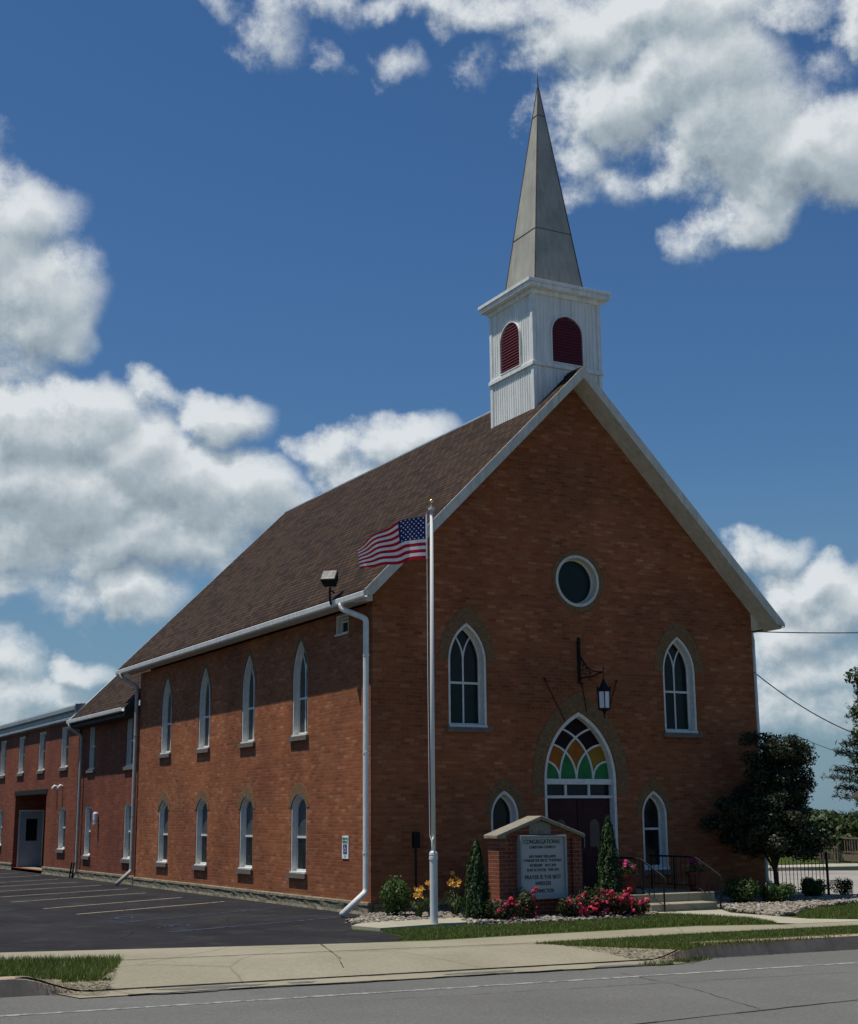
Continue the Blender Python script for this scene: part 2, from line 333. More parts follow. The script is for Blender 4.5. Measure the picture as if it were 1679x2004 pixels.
# ------------------------------------------------------------------ object helpers
def props(o, label=None, cat=None, group=None, kind=None):
    if label: o['label'] = label
    if cat: o['category'] = cat
    if group: o['group'] = group
    if kind: o['kind'] = kind
    return o
def thing(name, label, cat, loc=(0, 0, 0), group=None):
    o = bpy.data.objects.new(name, None); COL.objects.link(o); o.location = loc; o.empty_display_size = .3
    return props(o, label, cat, group)
def wloc(p):
    v = Vector((0, 0, 0))
    while p is not None: v += Vector(p.location); p = p.parent
    return v
class MB:
    def __init__(s): s.v = []; s.f = []; s.mi = []
    def add(s, vs, fs, mi=0):
        o = len(s.v); s.v += [tuple(p) for p in vs]; s.f += [tuple(i+o for i in f) for f in fs]; s.mi += [mi]*len(fs)
    def box(s, x0, x1, y0, y1, z0, z1, mi=0):
        s.add([(x0,y0,z0),(x1,y0,z0),(x1,y1,z0),(x0,y1,z0),(x0,y0,z1),(x1,y0,z1),(x1,y1,z1),(x0,y1,z1)],
              [(0,3,2,1),(4,5,6,7),(0,1,5,4),(1,2,6,5),(2,3,7,6),(3,0,4,7)], mi)
    def prism(s, pts, fn, d0, d1, mi=0):
        """polygon (u,v) extruded between depths d0,d1; fn(u,v,d)->xyz"""
        n = len(pts); s.add([fn(u, v, d0) for u, v in pts]+[fn(u, v, d1) for u, v in pts],
            [tuple(range(n)), tuple(range(2*n-1, n-1, -1))]+[(i, (i+1) % n, n+(i+1) % n, n+i) for i in range(n)], mi)
    def ring(s, A, B, fn, d0, d1, closed=True, mi=0):
        n = len(A); vs = [fn(*p, d0) for p in A]+[fn(*p, d0) for p in B]+[fn(*p, d1) for p in A]+[fn(*p, d1) for p in B]
        fs = []; m = n if closed else n-1
        for i in range(m):
            j = (i+1) % n
            fs += [(i, j, n+j, n+i), (2*n+i, 3*n+i, 3*n+j, 2*n+j), (i, 2*n+i, 2*n+j, j), (n+i, n+j, 3*n+j, 3*n+i)]
        if not closed: fs += [(0, n, 3*n, 2*n), (n-1, 3*n-1, 4*n-1, 2*n-1)]
        s.add(vs, fs, mi)
    def tube(s, pts, r, n=8, cap=True, mi=0):
        pts = [Vector(p) for p in pts]; rs = r if isinstance(r, (list, tuple)) else [r]*len(pts)
        ref = None; base = len(s.v); vs = []; 
        for i, p in enumerate(pts):
            t = (pts[min(i+1, len(pts)-1)]-pts[max(i-1, 0)]).normalized()
            if ref is None: ref = t.orthogonal().normalized()
            a = (ref-t*ref.dot(t)).normalized(); b = t.cross(a); ref = a
            for k in range(n):
                an = 2*math.pi*k/n; vs.append(p+(a*math.cos(an)+b*math.sin(an))*rs[i])
        fs = [(i*n+k, i*n+(k+1) % n, (i+1)*n+(k+1) % n, (i+1)*n+k) for i in range(len(pts)-1) for k in range(n)]
        if cap: fs += [tuple(range(n-1, -1, -1)), tuple((len(pts)-1)*n+k for k in range(n))]
        s.add(vs, fs, mi)
    def lathe(s, prof, c, n=16, mi=0):
        vs = []; 
        for r, z in prof:
            for k in range(n):
                a = 2*math.pi*k/n; vs.append((c[0]+r*math.cos(a), c[1]+r*math.sin(a), c[2]+z))
        m = len(prof); fs = [(i*n+k, i*n+(k+1) % n, (i+1)*n+(k+1) % n, (i+1)*n+k) for i in range(m-1) for k in range(n)]
        fs += [tuple(range(n-1, -1, -1)), tuple((m-1)*n+k for k in range(n))]; s.add(vs, fs, mi)
    def build(s, name, mats, parent=None, smooth=False, recalc=True, bevel=0):
        o = wloc(parent)
        me = bpy.data.meshes.new(name); me.from_pydata([(x-o.x, y-o.y, z-o.z) for x, y, z in s.v], [], s.f)
        for m in (mats if isinstance(mats, (list, tuple)) else [mats]): me.materials.append(MATS[m])
        me.polygons.foreach_set('material_index', s.mi)
        if recalc:
            bm = bmesh.new(); bm.from_mesh(me); bmesh.ops.recalc_face_normals(bm, faces=bm.faces); bm.to_mesh(me); bm.free()
        if smooth: me.polygons.foreach_set('use_smooth', [True]*len(me.polygons))
        me.update(); ob = bpy.data.objects.new(name, me); COL.objects.link(ob); ob.parent = parent
        if bevel:
            b = ob.modifiers.new('bevel', 'BEVEL'); b.width = bevel; b.segments = 2; b.limit_method = 'ANGLE'
        return ob
def copyobj(o, loc=None, parent=None):
    c = o.copy(); COL.objects.link(c); c.parent = parent
    if loc is not None: c.location = loc
    return c
def copytree(o, loc, rotz=0, scale=1):
    c = copyobj(o, loc); c.rotation_euler.z = rotz; c.scale = (scale,)*3
    for ch in [x for x in bpy.data.objects if x.parent == o]:
        d = copyobj(ch, None, c)
        for g in [x for x in bpy.data.objects if x.parent == ch]: copyobj(g, None, d)
    return c
FR = lambda y0: (lambda u, v, d: (u, y0+d, v))      # wall facing -Y: u=x, depth inward = +y
SD = lambda x0: (lambda u, v, d: (x0+d, u, v))      # wall facing -X: u=y, depth inward = +x
def wall_panel(mb, outer, holes, fn, t):
    loops = [outer]+holes
    pts = [p for lp in loops for p in lp]
    tris = tessellate_polygon([[Vector((u, v, 0)) for u, v in lp] for lp in loops])
    n = len(pts)
    mb.add([fn(u, v, 0) for u, v in pts]+[fn(u, v, t) for u, v in pts],
           [tuple(tr) for tr in tris]+[tuple(n+i for i in reversed(tr)) for tr in tris]
           + [(k+i, k+(i+1) % len(lp), n+k+(i+1) % len(lp), n+k+i) for lp, k in zip(loops, np.cumsum([0]+[len(l) for l in loops[:-1]]).tolist()) for i in range(len(lp))])
def gothic(c, w, z0, sp, ap, n=9, arch_only=False):
    h = w/2; r = ap-sp; Rr = (h*h+r*r)/(2*h); pts = []
    th = math.asin(min(1, r/Rr))
    right = [(c+h-Rr+Rr*math.cos(th*i/n), sp+Rr*math.sin(th*i/n)) for i in range(n+1)]
    left = [(2*c-u, v) for u, v in reversed(right[:-1])]
    arch = right+left            # right spring -> apex -> left spring
    return arch if arch_only else [(c-h, z0), (c+h, z0)]+arch
def segarch(c, w, z0, sp, ap, n=10, arch_only=False):
    h = w/2; r = ap-sp; Rr = (h*h+r*r)/(2*r); zc = ap-Rr; a0 = math.atan2(sp-zc, h)
    arch = [(c+Rr*math.cos(a0+(math.pi-2*a0)*i/n), zc+Rr*math.sin(a0+(math.pi-2*a0)*i/n)) for i in range(n+1)]
    return arch if arch_only else [(c-h, z0), (c+h, z0)]+arch
def rect(c, w, z0, z1): return [(c-w/2, z0), (c+w/2, z0), (c+w/2, z1), (c-w/2, z1)]
def outline(kind, c, w, z0, sp, ap, t=0):
    if kind == 'g': return gothic(c, w-2*t, z0+t, sp, ap-t*1.35)
    if kind == 's': return segarch(c, w-2*t, z0+t, sp-t*.2, ap-t)
    return rect(c, w-2*t, z0+t, ap-t)
def window(root, fn, kind, c, w, z0, sp, ap, rail=None, depth=.22, tracery=False, up='glass_dark', lo='glass_dark', sill='sill_stone', fm='frame_paint', band=None, lining=.055):
    """part: the frame; sub-parts: muntins, panes, sill, arch band"""
    e = .004
    m = MB(); m.ring(outline(kind, c, w, z0, sp, ap, e), outline(kind, c, w, z0, sp, ap, lining), fn, .015, depth+.03)
    m.ring(outline(kind, c, w, z0, sp, ap, lining+.002), outline(kind, c, w, z0, sp, ap, lining+.045), fn, depth-.03, depth+.028)
    m.prism(rect(c, w-2*e-.004, z0+.003, z0+lining*.9), fn, -.025, depth-.03)
    f = m.build('window', fm, root)
    t = lining+.04; rail = rail or (z0+sp)/2
    # panes (upper and lower sash)
    O = outline(kind, c, w, z0, sp, ap, t)
    up_pts = [(c-w/2+t, rail), (c+w/2-t, rail)]+[p for p in O if p[1] > rail+.001]
    lo_pts = rect(c, w-2*t, z0+t, rail-.003)
    m = MB(); m.prism(up_pts, fn, depth, depth+.008); m.build('pane', up, f)
    m = MB(); m.prism(lo_pts, fn, depth+.002, depth+.010); m.build('pane', lo, f)
    m = MB(); b = .018
    m.prism(rect(c, w-2*t+.01, rail-b*1.3, rail+b*1.3), fn, depth-.028, depth-.002)
    if tracery:
        m.prism(rect(c, 2*b, z0+t, rail-b*1.3), fn, depth-.022, depth-.002)
        h = w/2-t; r = ap-t*1.35-sp; Rr = (h*h+r*r)/(2*h); s0 = sp+.02
        m.prism(rect(c, 2*b, rail+b*1.3, s0), fn, depth-.022, depth-.002)
        for sg in (-1, 1):
            P = []; Q = []
            for i in range(9):
                th = math.acos(1-h/2/Rr)*i/8
                du = Rr-Rr*math.cos(th); z = s0-.001+Rr*math.sin(th)
                P.append((c+sg*(du-b), z)); Q.append((c+sg*(du+b), z))
            m.ring(P, Q, fn, depth-.024+sg*.002, depth-.002, closed=False)
    m.build('muntin', fm, f)
    if sill:
        m = MB(); m.prism(rect(c, w+.16, z0-.105, z0-.002), fn, -.07, .1); m.build('sill', sill, f)
    if band:
        if kind == 'g': A = gothic(c, w+.006, z0, sp, ap+.004, arch_only=True); B = gothic(c, w+2*band, z0, sp, ap+band*1.5, arch_only=True)
        else: A = segarch(c, w+.006, z0, sp, ap+.004, arch_only=True); B = segarch(c, w+2*band*.55, z0, sp, ap+band, arch_only=True)
        m = MB(); m.ring(A, B, fn, -.010, .002, closed=False); m.build('arch_band', 'buff_brick', f)
    return f
def text(s, size, fn_matrix, mat, parent, width=None, name='lettering'):
    cu = bpy.data.curves.new('txt', 'FONT'); cu.body = s; cu.size = size; cu.align_x = 'CENTER'; cu.align_y = 'CENTER'; cu.extrude = .003
    ob = bpy.data.objects.new('txt', cu); COL.objects.link(ob); bpy.context.view_layer.update()
    me = bpy.data.meshes.new_from_object(ob.evaluated_get(bpy.context.evaluated_depsgraph_get()))
    bpy.data.objects.remove(ob); bpy.data.curves.remove(cu)
    xs = [v.co.x for v in me.vertices]; w = max(xs)-min(xs); k = (width/w) if width else 1
    o = wloc(parent)
    for v in me.vertices:
        p = fn_matrix @ Vector((v.co.x*k, v.co.y, v.co.z)); v.co = p-o
    me.materials.clear(); me.materials.append(MATS[mat]); ob = bpy.data.objects.new(name, me); COL.objects.link(ob); ob.parent = parent
    return ob

# ------------------------------------------------------------------ setting: ground, road, lot, walks
def sheet(name, pts, z, mat, kind='structure', thick=0):
    m = MB()
    tris = tessellate_polygon([[Vector((x, y, 0)) for x, y in pts]])
    if thick: m.prism(pts, lambda u, v, d: (u, v, d), z-thick, z)
    else: m.add([(x, y, z) for x, y in pts], [tuple(t) for t in tris])
    o = m.build(name, mat)
    me = o.data
    if not thick:
        for p in me.polygons:
            if p.normal.z < 0: p.flip()
    return props(o, kind=kind)
ZR = -.19
KA = math.atan(-.084)
ku = Vector((math.cos(KA), math.sin(KA), 0)); kv = Vector((math.sin(KA), -math.cos(KA), 0))   # kv points to the road
K0 = Vector((0, -8.56, 0))
def K(s, t): p = K0+ku*s+kv*t; return (p.x, p.y)       # along the kerb / towards the road
# ground: one sheet from the kerb to the horizon
sheet('ground', [K(-1500, .0), K(1500, .0), (1500, 2200), (-1500, 2200)], 0, 'lawn_mat')
sheet('road', [K(-1500, -5.0), K(1500, -5.0), (1500, -1500), (-1500, -1500)], ZR, 'asphalt_road')
# driveway span along the kerb
DL = -7.9; DR = .35
m = MB()
def kerb(m, s0, s1, h0=1, h1=1):
    n = max(6, int(abs(s1-s0)/.5)); pr = [(-.16, -.05), (-.155, .030), (-.02, .030), (.015, .012), (.045, ZR), (.045, -.3)]
    vs = []; 
    for i in range(n+1):
        f = i/n; s = s0+(s1-s0)*f; f = f*f*(3-2*f); h = h0+(h1-h0)*f
        for (t, z) in pr:
            zz = ZR+.004+(z-ZR)*h if z > ZR else z
            x, y = K(s, t+.0); vs.append((x, y, zz))
    k = len(pr); fs = [(i*k+j, i*k+j+1, (i+1)*k+j+1, (i+1)*k+j) for i in range(n) for j in range(k-1)]
    fs += [tuple(range(k)), tuple(n*k+j for j in range(k-1, -1, -1))]; m.add(vs, fs)
kerb(m, -80, DL-.9); kerb(m, DL-.9, DL, 1, .02); props(m.build('kerb', 'kerb_concrete'), kind='structure')
m = MB(); kerb(m, DR+.9, 120); kerb(m, DR, DR+.9, .02, 1); props(m.build('kerb', 'kerb_concrete'), kind='structure')
# gutter pan and apron
sheet('gutter_pan', [K(DL-.4, -.0), K(DR+.4, -.0), K(DR+.2, .62), K(DL-.2, .62)], ZR+.012, 'concrete')
m = MB()
aL, aR = K(DL-.9, 0), K(DR+.9, 0)
tl, tr = G(245, 1880), G(1040, 1847)
nx = 60; ny = 10; vs = []
def kz(s):
    f = min(1, max(0, (s-(DL-.9))/.9, )) if s < (DL+DR)/2 else min(1, max(0, ((DR+.9)-s)/.9)); f = f*f*(3-2*f); return ZR+.022+(.03-ZR)*(1-.98*f)
for j in range(ny+1):
    for i in range(nx+1):
        f = i/nx; g = j/ny
        x0 = tl[0]+(tr[0]-tl[0])*f; y0 = tl[1]+(tr[1]-tl[1])*f; x1 = aL[0]+(aR[0]-aL[0])*f; y1 = aL[1]+(aR[1]-aL[1])*f
        gg = max(0, (g-.35)/.65); X, Y = x0+(x1-x0)*g, y0+(y1-y0)*g; ss = (Vector((X, Y, 0))-K0).dot(ku); vs.append((X, Y, .010+(kz(ss)-.010)*gg**1.3))
m.add(vs, [(j*(nx+1)+i, j*(nx+1)+i+1, (j+1)*(nx+1)+i+1, (j+1)*(nx+1)+i) for j in range(ny) for i in range(nx)])
apron = props(m.build('driveway_apron', 'concrete'), kind='structure')
# the ground sheet must not poke through the sloping apron: cut it out of the ground by lowering a pit
g = bpy.data.objects['ground']; bpy.data.objects.remove(g)
m = MB(); t_ = [K(-1500, 0), aL, tl, tr, aR, K(1500, 0), (1500, 2200), (-1500, 2200)]
tris = tessellate_polygon([[Vector((x, y, 0)) for x, y in t_]]); m.add([(x, y, 0) for x, y in t_], [tuple(t) for t in tris])
o = m.build('ground', 'lawn_mat'); props(o, kind='structure')
for p in o.data.polygons:
    if p.normal.z < 0: p.flip()
# parking lot
lot = [G(0, 1866), G(300, 1857), G(640, 1848), G(780, 1842), G(800, 1836), G(745, 1824), G(690, 1820), (-.95, -.9), (-.02, -.3), (-.02, 15.9), (.06, 23), (1.5, 23), (1.5, 60), (-40, 60), (-40, 6)]
sheet('parking_lot', lot, .004, 'asphalt_lot')
# sidewalk
walkpts = [(-40, 4.6), G(0, 1866), G(300, 1858), G(640, 1849), G(840, 1843), G(1100, 1828), G(1365, 1814), G(1530, 1811), G(1679, 1804), (30, -8.1), (30, -9.0), G(1679, 1812), G(1345, 1829), G(1040, 1847), tl, G(0, 1881), (-40, 3.4)]
sheet('sidewalk', walkpts, .014, 'concrete')
sheet('footpath', [(4.9, -2.62), (6.62, -2.75), G(1430, 1788), G(1500, 1793), G(1580, 1800), G(1679, 1801), (6.9, -6.7), (5.2, -6.5), G(1524, 1808), G(1470, 1800), G(1400, 1795), (5.0, -3.2)], .018, 'concrete_light')
# slab joints as shallow dark grooves
m = MB()
def strip(m, a, b, w, z0, z1=None):
    a = Vector((*a, 0)); b = Vector((*b, 0)); d = (b-a).normalized(); n = Vector((-d.y, d.x, 0))*w/2; z1 = z0 if z1 is None else z1
    m.add([(*(a+n).xy, z0), (*(a-n).xy, z0), (*(b-n).xy, z1), (*(b+n).xy, z1)], [(0, 1, 2, 3)])
def wob(m, pts, w, z, jit=.02):
    P = []
    for a, b in zip(pts[:-1], pts[1:]):
        a = Vector(a); b = Vector(b); n = max(1, int((b-a).length/.25))
        P += [a+(b-a)*i/n for i in range(n)]
    P.append(Vector(pts[-1])); P = [p+Vector((random.uniform(-jit, jit), random.uniform(-jit, jit))) for p in P]
    for a, b in zip(P[:-1], P[1:]): strip(m, a, b, w*random.uniform(.5, 1.5), z)
wob(m, [K(DL, .02), K(DR, .02)], .035, ZR+.020)
wob(m, [K(DL+.4, .60), K(DR, .60)], .05, ZR+.017, .035)
for px in (560, 800):
    pass
wob(m, [G(840, 1858), G(1050, 1849)], .02, .022, .01)
wob(m, [G(250, 1881), G(840, 1858)], .014, .020, .01)
wob(m, [G(628, 1850), G(668, 1880)], .012, .022, .012)
for s in (1.2, 4.2, 7.2): wob(m, [K(s+3.4, -2.6), K(s+3.35, -1.35)], .012, .020, .004)
props(m.build('pavement_joints', 'asphalt_lot', recalc=False), kind='structure')
m = MB()
for s, t, w, h in ((-6.4, .28, 1.5, .4), (-5.2, .34, .5, .2), (-2.6, .36, 1.2, .22), (-.4, .5, 1.3, .24), (-4.6, .62, 1.0, .14), (-6.8, .66, .9, .12)):
    P = [];
    for i in range(18):
        a = 2*math.pi*i/18; k = random.uniform(.6, 1.1); P.append(K(s+w/2*k*math.cos(a), t+h/2*k*math.sin(a)))
    tr_ = tessellate_polygon([[Vector((*p, 0)) for p in P]]); m.add([(*p, ZR+.016) for p in P], [tuple(t) for t in tr_])
o = m.build('pavement_patches', 'asphalt_road'); props(o, kind='structure')
# road markings
m = MB(); p0 = Vector(G(0, 1989, ZR)); p1 = Vector(G(1679, 1884, ZR)); dd = (p1-p0)
strip(m, p0-dd*6, p1+dd*8, .115, ZR+.004); props(m.build('road_marking', 'road_paint', recalc=False), kind='structure')
m = MB(); p0 = Vector(G(1250, 2004, ZR)); p1 = Vector(G(1679, 1957, ZR)); dd = (p1-p0)
pp = [p0-dd*6, p0-dd*3]+[p0+dd*k*.5 for k in range(-4, 12)]+[p0+dd*20]; wob(m, pp, .035, ZR+.004, .012)
props(m.build('road_seam', 'asphalt_lot', recalc=False), kind='structure')
m = MB()
for pts in ([(-1.2, 2.0), (-2.6, 1.2), (-3.4, -1.0), (-3.0, -3.2)], [(-6.5, 6), (-4.4, 5.0), (-2.8, 7.2), (-1.0, 7.4)], [(-5.8, -2.5), (-4.5, .5), (-4.9, 3.8)]): wob(m, pts, .018, .0085, .05)
props(m.build('lot_cracks', 'cable_mat', recalc=False), kind='structure')
m = MB()
for s0, t0, s1, t1 in ((-1.5, 5.2, -.9, 1.2), (-5, 2.4, 2, 2.6)): wob(m, [K(s0, t0), K((s0+s1)/2+.15, (t0+t1)/2), K(s1, t1)], .009, ZR+.0035, .03)
props(m.build('road_cracks', 'asphalt_lot', recalc=False), kind='structure')
# parking bays (angled)
m = MB()
for (xa, ya, xb, yb) in ((-.81, 14.0, -6.5, 10.9), (-.81, 16.7, -6.5, 13.6), (-.81, 19.3, -6.5, 16.2), (-.8, 21.9, -6.5, 18.8), (-.5, 25.6, -6.5, 22.0), (-.6, 28.6, -6.5, 25.0), (-1.08, 11.45, -5.08, 9.33), (-1.02, 8.71, -5.03, 6.24), (-.76, 6.38, -4.9, 3.92)):
    strip(m, (xa, ya), (xb, yb), .09, .009)
props(m.build('parking_line', 'line_paint', recalc=False), kind='structure')
m = MB()
for (xa, ya, xb, yb) in ((-.91, 3.25, -5.04, .9), (-.81, -.09, -4.79, -1.73)): strip(m, (xa, ya), (xb, yb), .09, .009)
def wheelchair(m, P, sc_=1.0, z=.009):
    """accessibility emblem as flat painted strokes; P(u,v) -> (x,y)"""
    def st(a, b, w): strip(m, P(*a), P(*b), w*sc_, z)
    st((-.05, .42), (-.02, .12), .10); st((-.02, .12), (.22, .10), .09); st((.20, .12), (.34, -.22), .09); st((.32, -.2), (.42, -.18), .08); st((-.04, .3), (.16, .28), .07)
    c = [(-.04+.27*math.cos(a), -.08+.27*math.sin(a)) for a in [R(x) for x in range(110, 380, 18)]]
    for a, b in zip(c[:-1], c[1:]): st(a, b, .07)
    h = [P(-.05+.07*math.cos(R(a)), .54+.07*math.sin(R(a))) for a in range(0, 360, 45)]; m.add([(*p, z) for p in h], [tuple(range(8))])
for (px, py) in ((237, 1797), (345, 1812)):
    cx, cy = G(px, py); wheelchair(m, lambda u, v: (cx-v*.75, cy+u*.75-.4*v), .9)
props(m.build('parking_line', 'blue_paint', recalc=False), kind='structure')
# gravel lot at the right, planting strip, far kerb
sheet('gravel_lot', [(10.9, -1.1), G(1679, 1765), (22, -4), (60, -10), (60, 12), G(1679, 1704), G(1500, 1704), (13.4, 8.8), (10.9, 8)], .004, 'gravel_lot_mat')
a_, b_ = G(1500, 1705), G(1679, 1702)
m = MB(); m.prism([(12, 15.6), a_, b_, (60, -1), (60, .2), G(1679, 1696), G(1500, 1698), (12, 16.6)], lambda u, v, d: (u, v, d), -.1, .12)
props(m.build('kerb', 'concrete_light'), kind='structure')

# ------------------------------------------------------------------ church
CW, CD = 10.2687, 16.0753; HX = CW/2
ZE = 6.4323; ZRG = 12.0755; OS = .512; OF = .609; OB = .974
ztop = lambda x: ZE+(min(x, CW-x)+OS)
church = thing('church', 'red brick gabled church with brown shingle roof and white steeple', 'church')
F0, S0 = FR(0), SD(0)
yc = [3.77+3.233*k for k in range(4)]
fwin = [('g', HX-2.861, .95, 3.78, 5.19, 6.03), ('g', HX+2.861, .95, 3.78, 5.19, 6.03), ('g', HX-1.985, .70, .72, 1.93, 2.465), ('g', HX+1.985, .70, .72, 1.93, 2.465)]
DX = HX; dw = 1.93; dsp = 2.70; dap = 4.19
circ = [(HX+.07+.60*math.cos(2*math.pi*i/36), 7.15+.60*math.sin(2*math.pi*i/36)) for i in range(36)]
holes = [outline(*a) for a in fwin]+[gothic(DX, dw, .34, dsp, dap, 14), circ]
m = MB()
ga = .25; gz = ztop(0)-.22
wall_panel(m, [(0, 0), (CW, 0), (CW, gz), (HX, ZRG-.25), (0, gz)], holes, F0, .30)
m.build('wall', 'brick', church)
up_w = [('g', y, .88, 3.752, 5.05, 5.957) for y in yc]; lo_w = [('s', y, .88, .713, 2.16, 2.442) for y in yc]
m = MB(); wall_panel(m, [(.30, 0), (CD, 0), (CD, 6.3), (.30, 6.3)], [outline(*a) for a in up_w+lo_w]+[rect(1.51, .66, 5.80, 6.26)], S0, .30)
m.build('wall', 'brick', church)
m = MB(); m.box(CW-.3, CW, .30, CD, 0, 6.3); m.build('wall', 'brick', church)
m = MB(); m.prism([(.3, 0), (CW-.3, 0), (CW-.3, gz), (HX, ZRG-.25), (.3, gz)], FR(CD-.3), 0, .30); m.build('wall', 'brick', church)
for a in fwin[:2]: window(church, F0, *a, rail=4.74, tracery=True, lo='glass_green', band=.24)
for a in fwin[2:]: window(church, F0, *a, rail=1.62, band=.17)
for a in up_w: window(church, S0, *a, rail=4.62, tracery=True, up='glass_side', lo='glass_side', band=.10, lining=.045, depth=.16)
for a in lo_w: window(church, S0, *a, rail=1.50, up='pane_reflection', lo='glass_dark', band=.26, lining=.04, depth=.15)
window(church, S0, 'r', 1.51, .66, 5.80, 0, 6.26, rail=6.12, lining=.05, depth=.14, sill=None, fm='trim_cream')
# round window
def circ_r(r): return [(HX+.07+r*math.cos(2*math.pi*i/36), 7.15+r*math.sin(2*math.pi*i/36)) for i in range(36)]
m = MB(); m.ring(circ_r(.597), circ_r(.53), F0, .0, .24); m.ring(circ_r(.528), circ_r(.49), F0, .17, .235); rw = m.build('round_window', 'trim_cream', church)
m = MB(); m.prism(circ_r(.50), F0, .20, .21); m.build('pane', 'glass_green', rw)
m = MB(); m.ring(circ_r(.605), circ_r(.70), F0, -.010, .002); m.build('arch_band', 'buff_brick', rw)
# entrance: gothic head with intersecting tracery
e = .004
m = MB(); m.ring(gothic(DX, dw-2*e, .36, dsp, dap-e, 14), gothic(DX, dw-.15, .36, dsp, dap-.10, 14), F0, .02, .26)
m.prism(rect(DX, dw-.152, 2.60, 2.72), F0, .12, .25); m.prism(rect(DX, dw-.152, 2.30, 2.36), F0, .12, .25)
for u in (-1, 1): m.prism(rect(DX+u*.31, .05, 2.36, 2.60), F0, .15, .24)
ent = m.build('entrance_frame', 'frame_paint', church)
h = (dw-.15)/2; r_ = (dap-.10)-dsp; RR = (h*h+r_*r_)/(2*h); s_ = h/2
rk = lambda k: RR*k/4
lz = lambda k, z: rk(k)-math.sqrt(max(0, rk(k)**2-z*z))
A_ = lambda i, z: DX-h+i*s_+lz(4-i, z); B_ = lambda j, z: DX-h+j*s_-lz(j, z)
def cross(i, j):
    if i >= j: return 0.0
    lo, hi = 0.0, min(rk(4-i), rk(j))*.9999
    for _ in range(40):
        mid = (lo+hi)/2
        if A_(i, mid) < B_(j, mid): lo = mid
        else: hi = mid
    return lo
colr = {1: 'stained_green', 2: 'stained_amber', 3: 'stained_dark', 4: 'stained_dark'}
zoff = dsp+.02
for i in range(4):
    for j in range(i+1, 5):
        k = j-i; n = 6; zt = cross(i, j); zl = cross(i, j-1); zr_ = cross(i+1, j); zb = cross(i+1, j-1) if k > 1 else 0
        P = []
        if k > 1: P += [(A_(i+1, zb+(zr_-zb)*q/n), zb+(zr_-zb)*q/n) for q in range(n)]
        P += [(B_(j, zr_+(zt-zr_)*q/n), zr_+(zt-zr_)*q/n) for q in range(n)]
        P += [(A_(i, zt+(zl-zt)*q/n), zt+(zl-zt)*q/n) for q in range(n+(1 if k == 1 else 0))]
        if k > 1: P += [(B_(j-1, zl+(zb-zl)*q/n), zl+(zb-zl)*q/n) for q in range(n)]
        mt_ = colr[k]
        if k == 2 and i == 2: mt_ = 'stained_yellow'
        m = MB(); m.prism([(u, v+zoff) for u, v in P], F0, .200, .208); m.build('stained_pane', mt_, ent)
m = MB(); b = .020
for i in range(1, 4):
    for fn_, dz in ((A_, 0), (B_, .003)):
        zt = cross(i, 4) if fn_ is A_ else cross(0, i); P = []; Q = []
        for q in range(17):
            z = zt*math.sin(math.pi/2*q/16); e2 = 1e-3; du = (fn_(i, z+e2)-fn_(i, z))/e2 if q < 16 else (fn_(i, z)-fn_(i, z-e2))/e2
            nl = math.hypot(1, du); u = fn_(i, z); P.append((u-b/nl, z+zoff+b*du/nl)); Q.append((u+b/nl, z+zoff-b*du/nl))
        m.ring(P, Q, F0, .165+dz, .199, closed=False)
m.build('tracery', 'frame_paint', ent)
m = MB(); m.prism(rect(DX, dw-.2, 2.36, 2.60), F0, .20, .21); m.build('transom_pane', 'glass_dark', ent)
m = MB(); m.ring(gothic(DX, dw+.008, 0, dsp, dap+.006, 14, True), gothic(DX, dw+.62, 0, dsp, dap+.44, 14, True), F0, -.012, .002, closed=False)
m.build('arch_band', 'buff_brick', ent)
for u in (-1, 1): m = MB(); m.prism(rect(DX+u*(dw/2+.155), .30, 2.35, 2.697), F0, -.011, .002); m.build('arch_band', 'buff_brick', ent)
for u in (-1, 1):
    cx = DX+u*(dw-.16)/4; m = MB(); wdt = (dw-.17)/2
    m.prism(rect(cx, wdt-.01, .365, 2.295), F0, .19, .24)
    for z0_, z1_ in ((.5, 1.1), (1.95, 2.2)): m.prism(rect(cx, wdt-.3, z0_, z1_), F0, .18, .19)
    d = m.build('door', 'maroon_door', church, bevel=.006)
    m = MB(); m.prism(gothic(cx, .26, 1.25, 1.70, 1.85, 6), F0, .178, .188); m.build('door_light', 'glass_side', d)
    m = MB(); m.tube([(cx-u*.32, .15, 1.22), (cx-u*.32, .12, 1.25), (cx-u*.32, .12, 1.42), (cx-u*.32, .15, 1.45)], .012); m.build('door_handle', 'grey_metal', d)
# foundation
m = MB()
def rough_band(m, fn, u0, u1, z0, z1, d, mi=0):
    """parged rubble base: a ragged face with a thin ledge course on top"""
    n = int((u1-u0)/.22)+1; top = z1-.07; k1 = []
    for i in range(n+1): k1.append((random.uniform(-.02, .012), random.uniform(-.03, .02), random.uniform(-.012, .008)))
    for lev in range(2):
        vs = []; 
        for i in range(n+1):
            u = u0+(u1-u0)*i/n; a, b, c = k1[i]
            if lev == 0: row = [(u, z0, -d-.03+a), (u, (z0+top)/2, -d+b*.7), (u, top+c, -d+a), (u, top+c, .02), (u, z0, .02)]
            else: row = [(u, top+c+.004, -d-.018+b*.5), (u, z1+c*.4, -d-.012+b*.4), (u, z1+.012, .02), (u, top+c+.004, .02)]
            vs += [fn(*q) for q in row]
        k = len(row); m.add(vs, [(i*k+j, i*k+(j+1) % k, (i+1)*k+(j+1) % k, (i+1)*k+j) for i in range(n) for j in range(k)]+[tuple(range(k)), tuple(n*k+j for j in range(k-1, -1, -1))])
m = MB()
rough_band(m, S0, .0, CD, -.05, .245, .05)
m.build('foundation', 'foundation_stone', church, bevel=.012)
for a_, b_ in ((.02, 4.1), (6.7, CW)): m = MB(); rough_band(m, F0, a_, b_, -.05, .22, .05); m.build('foundation', 'foundation_stone', church, bevel=.012)
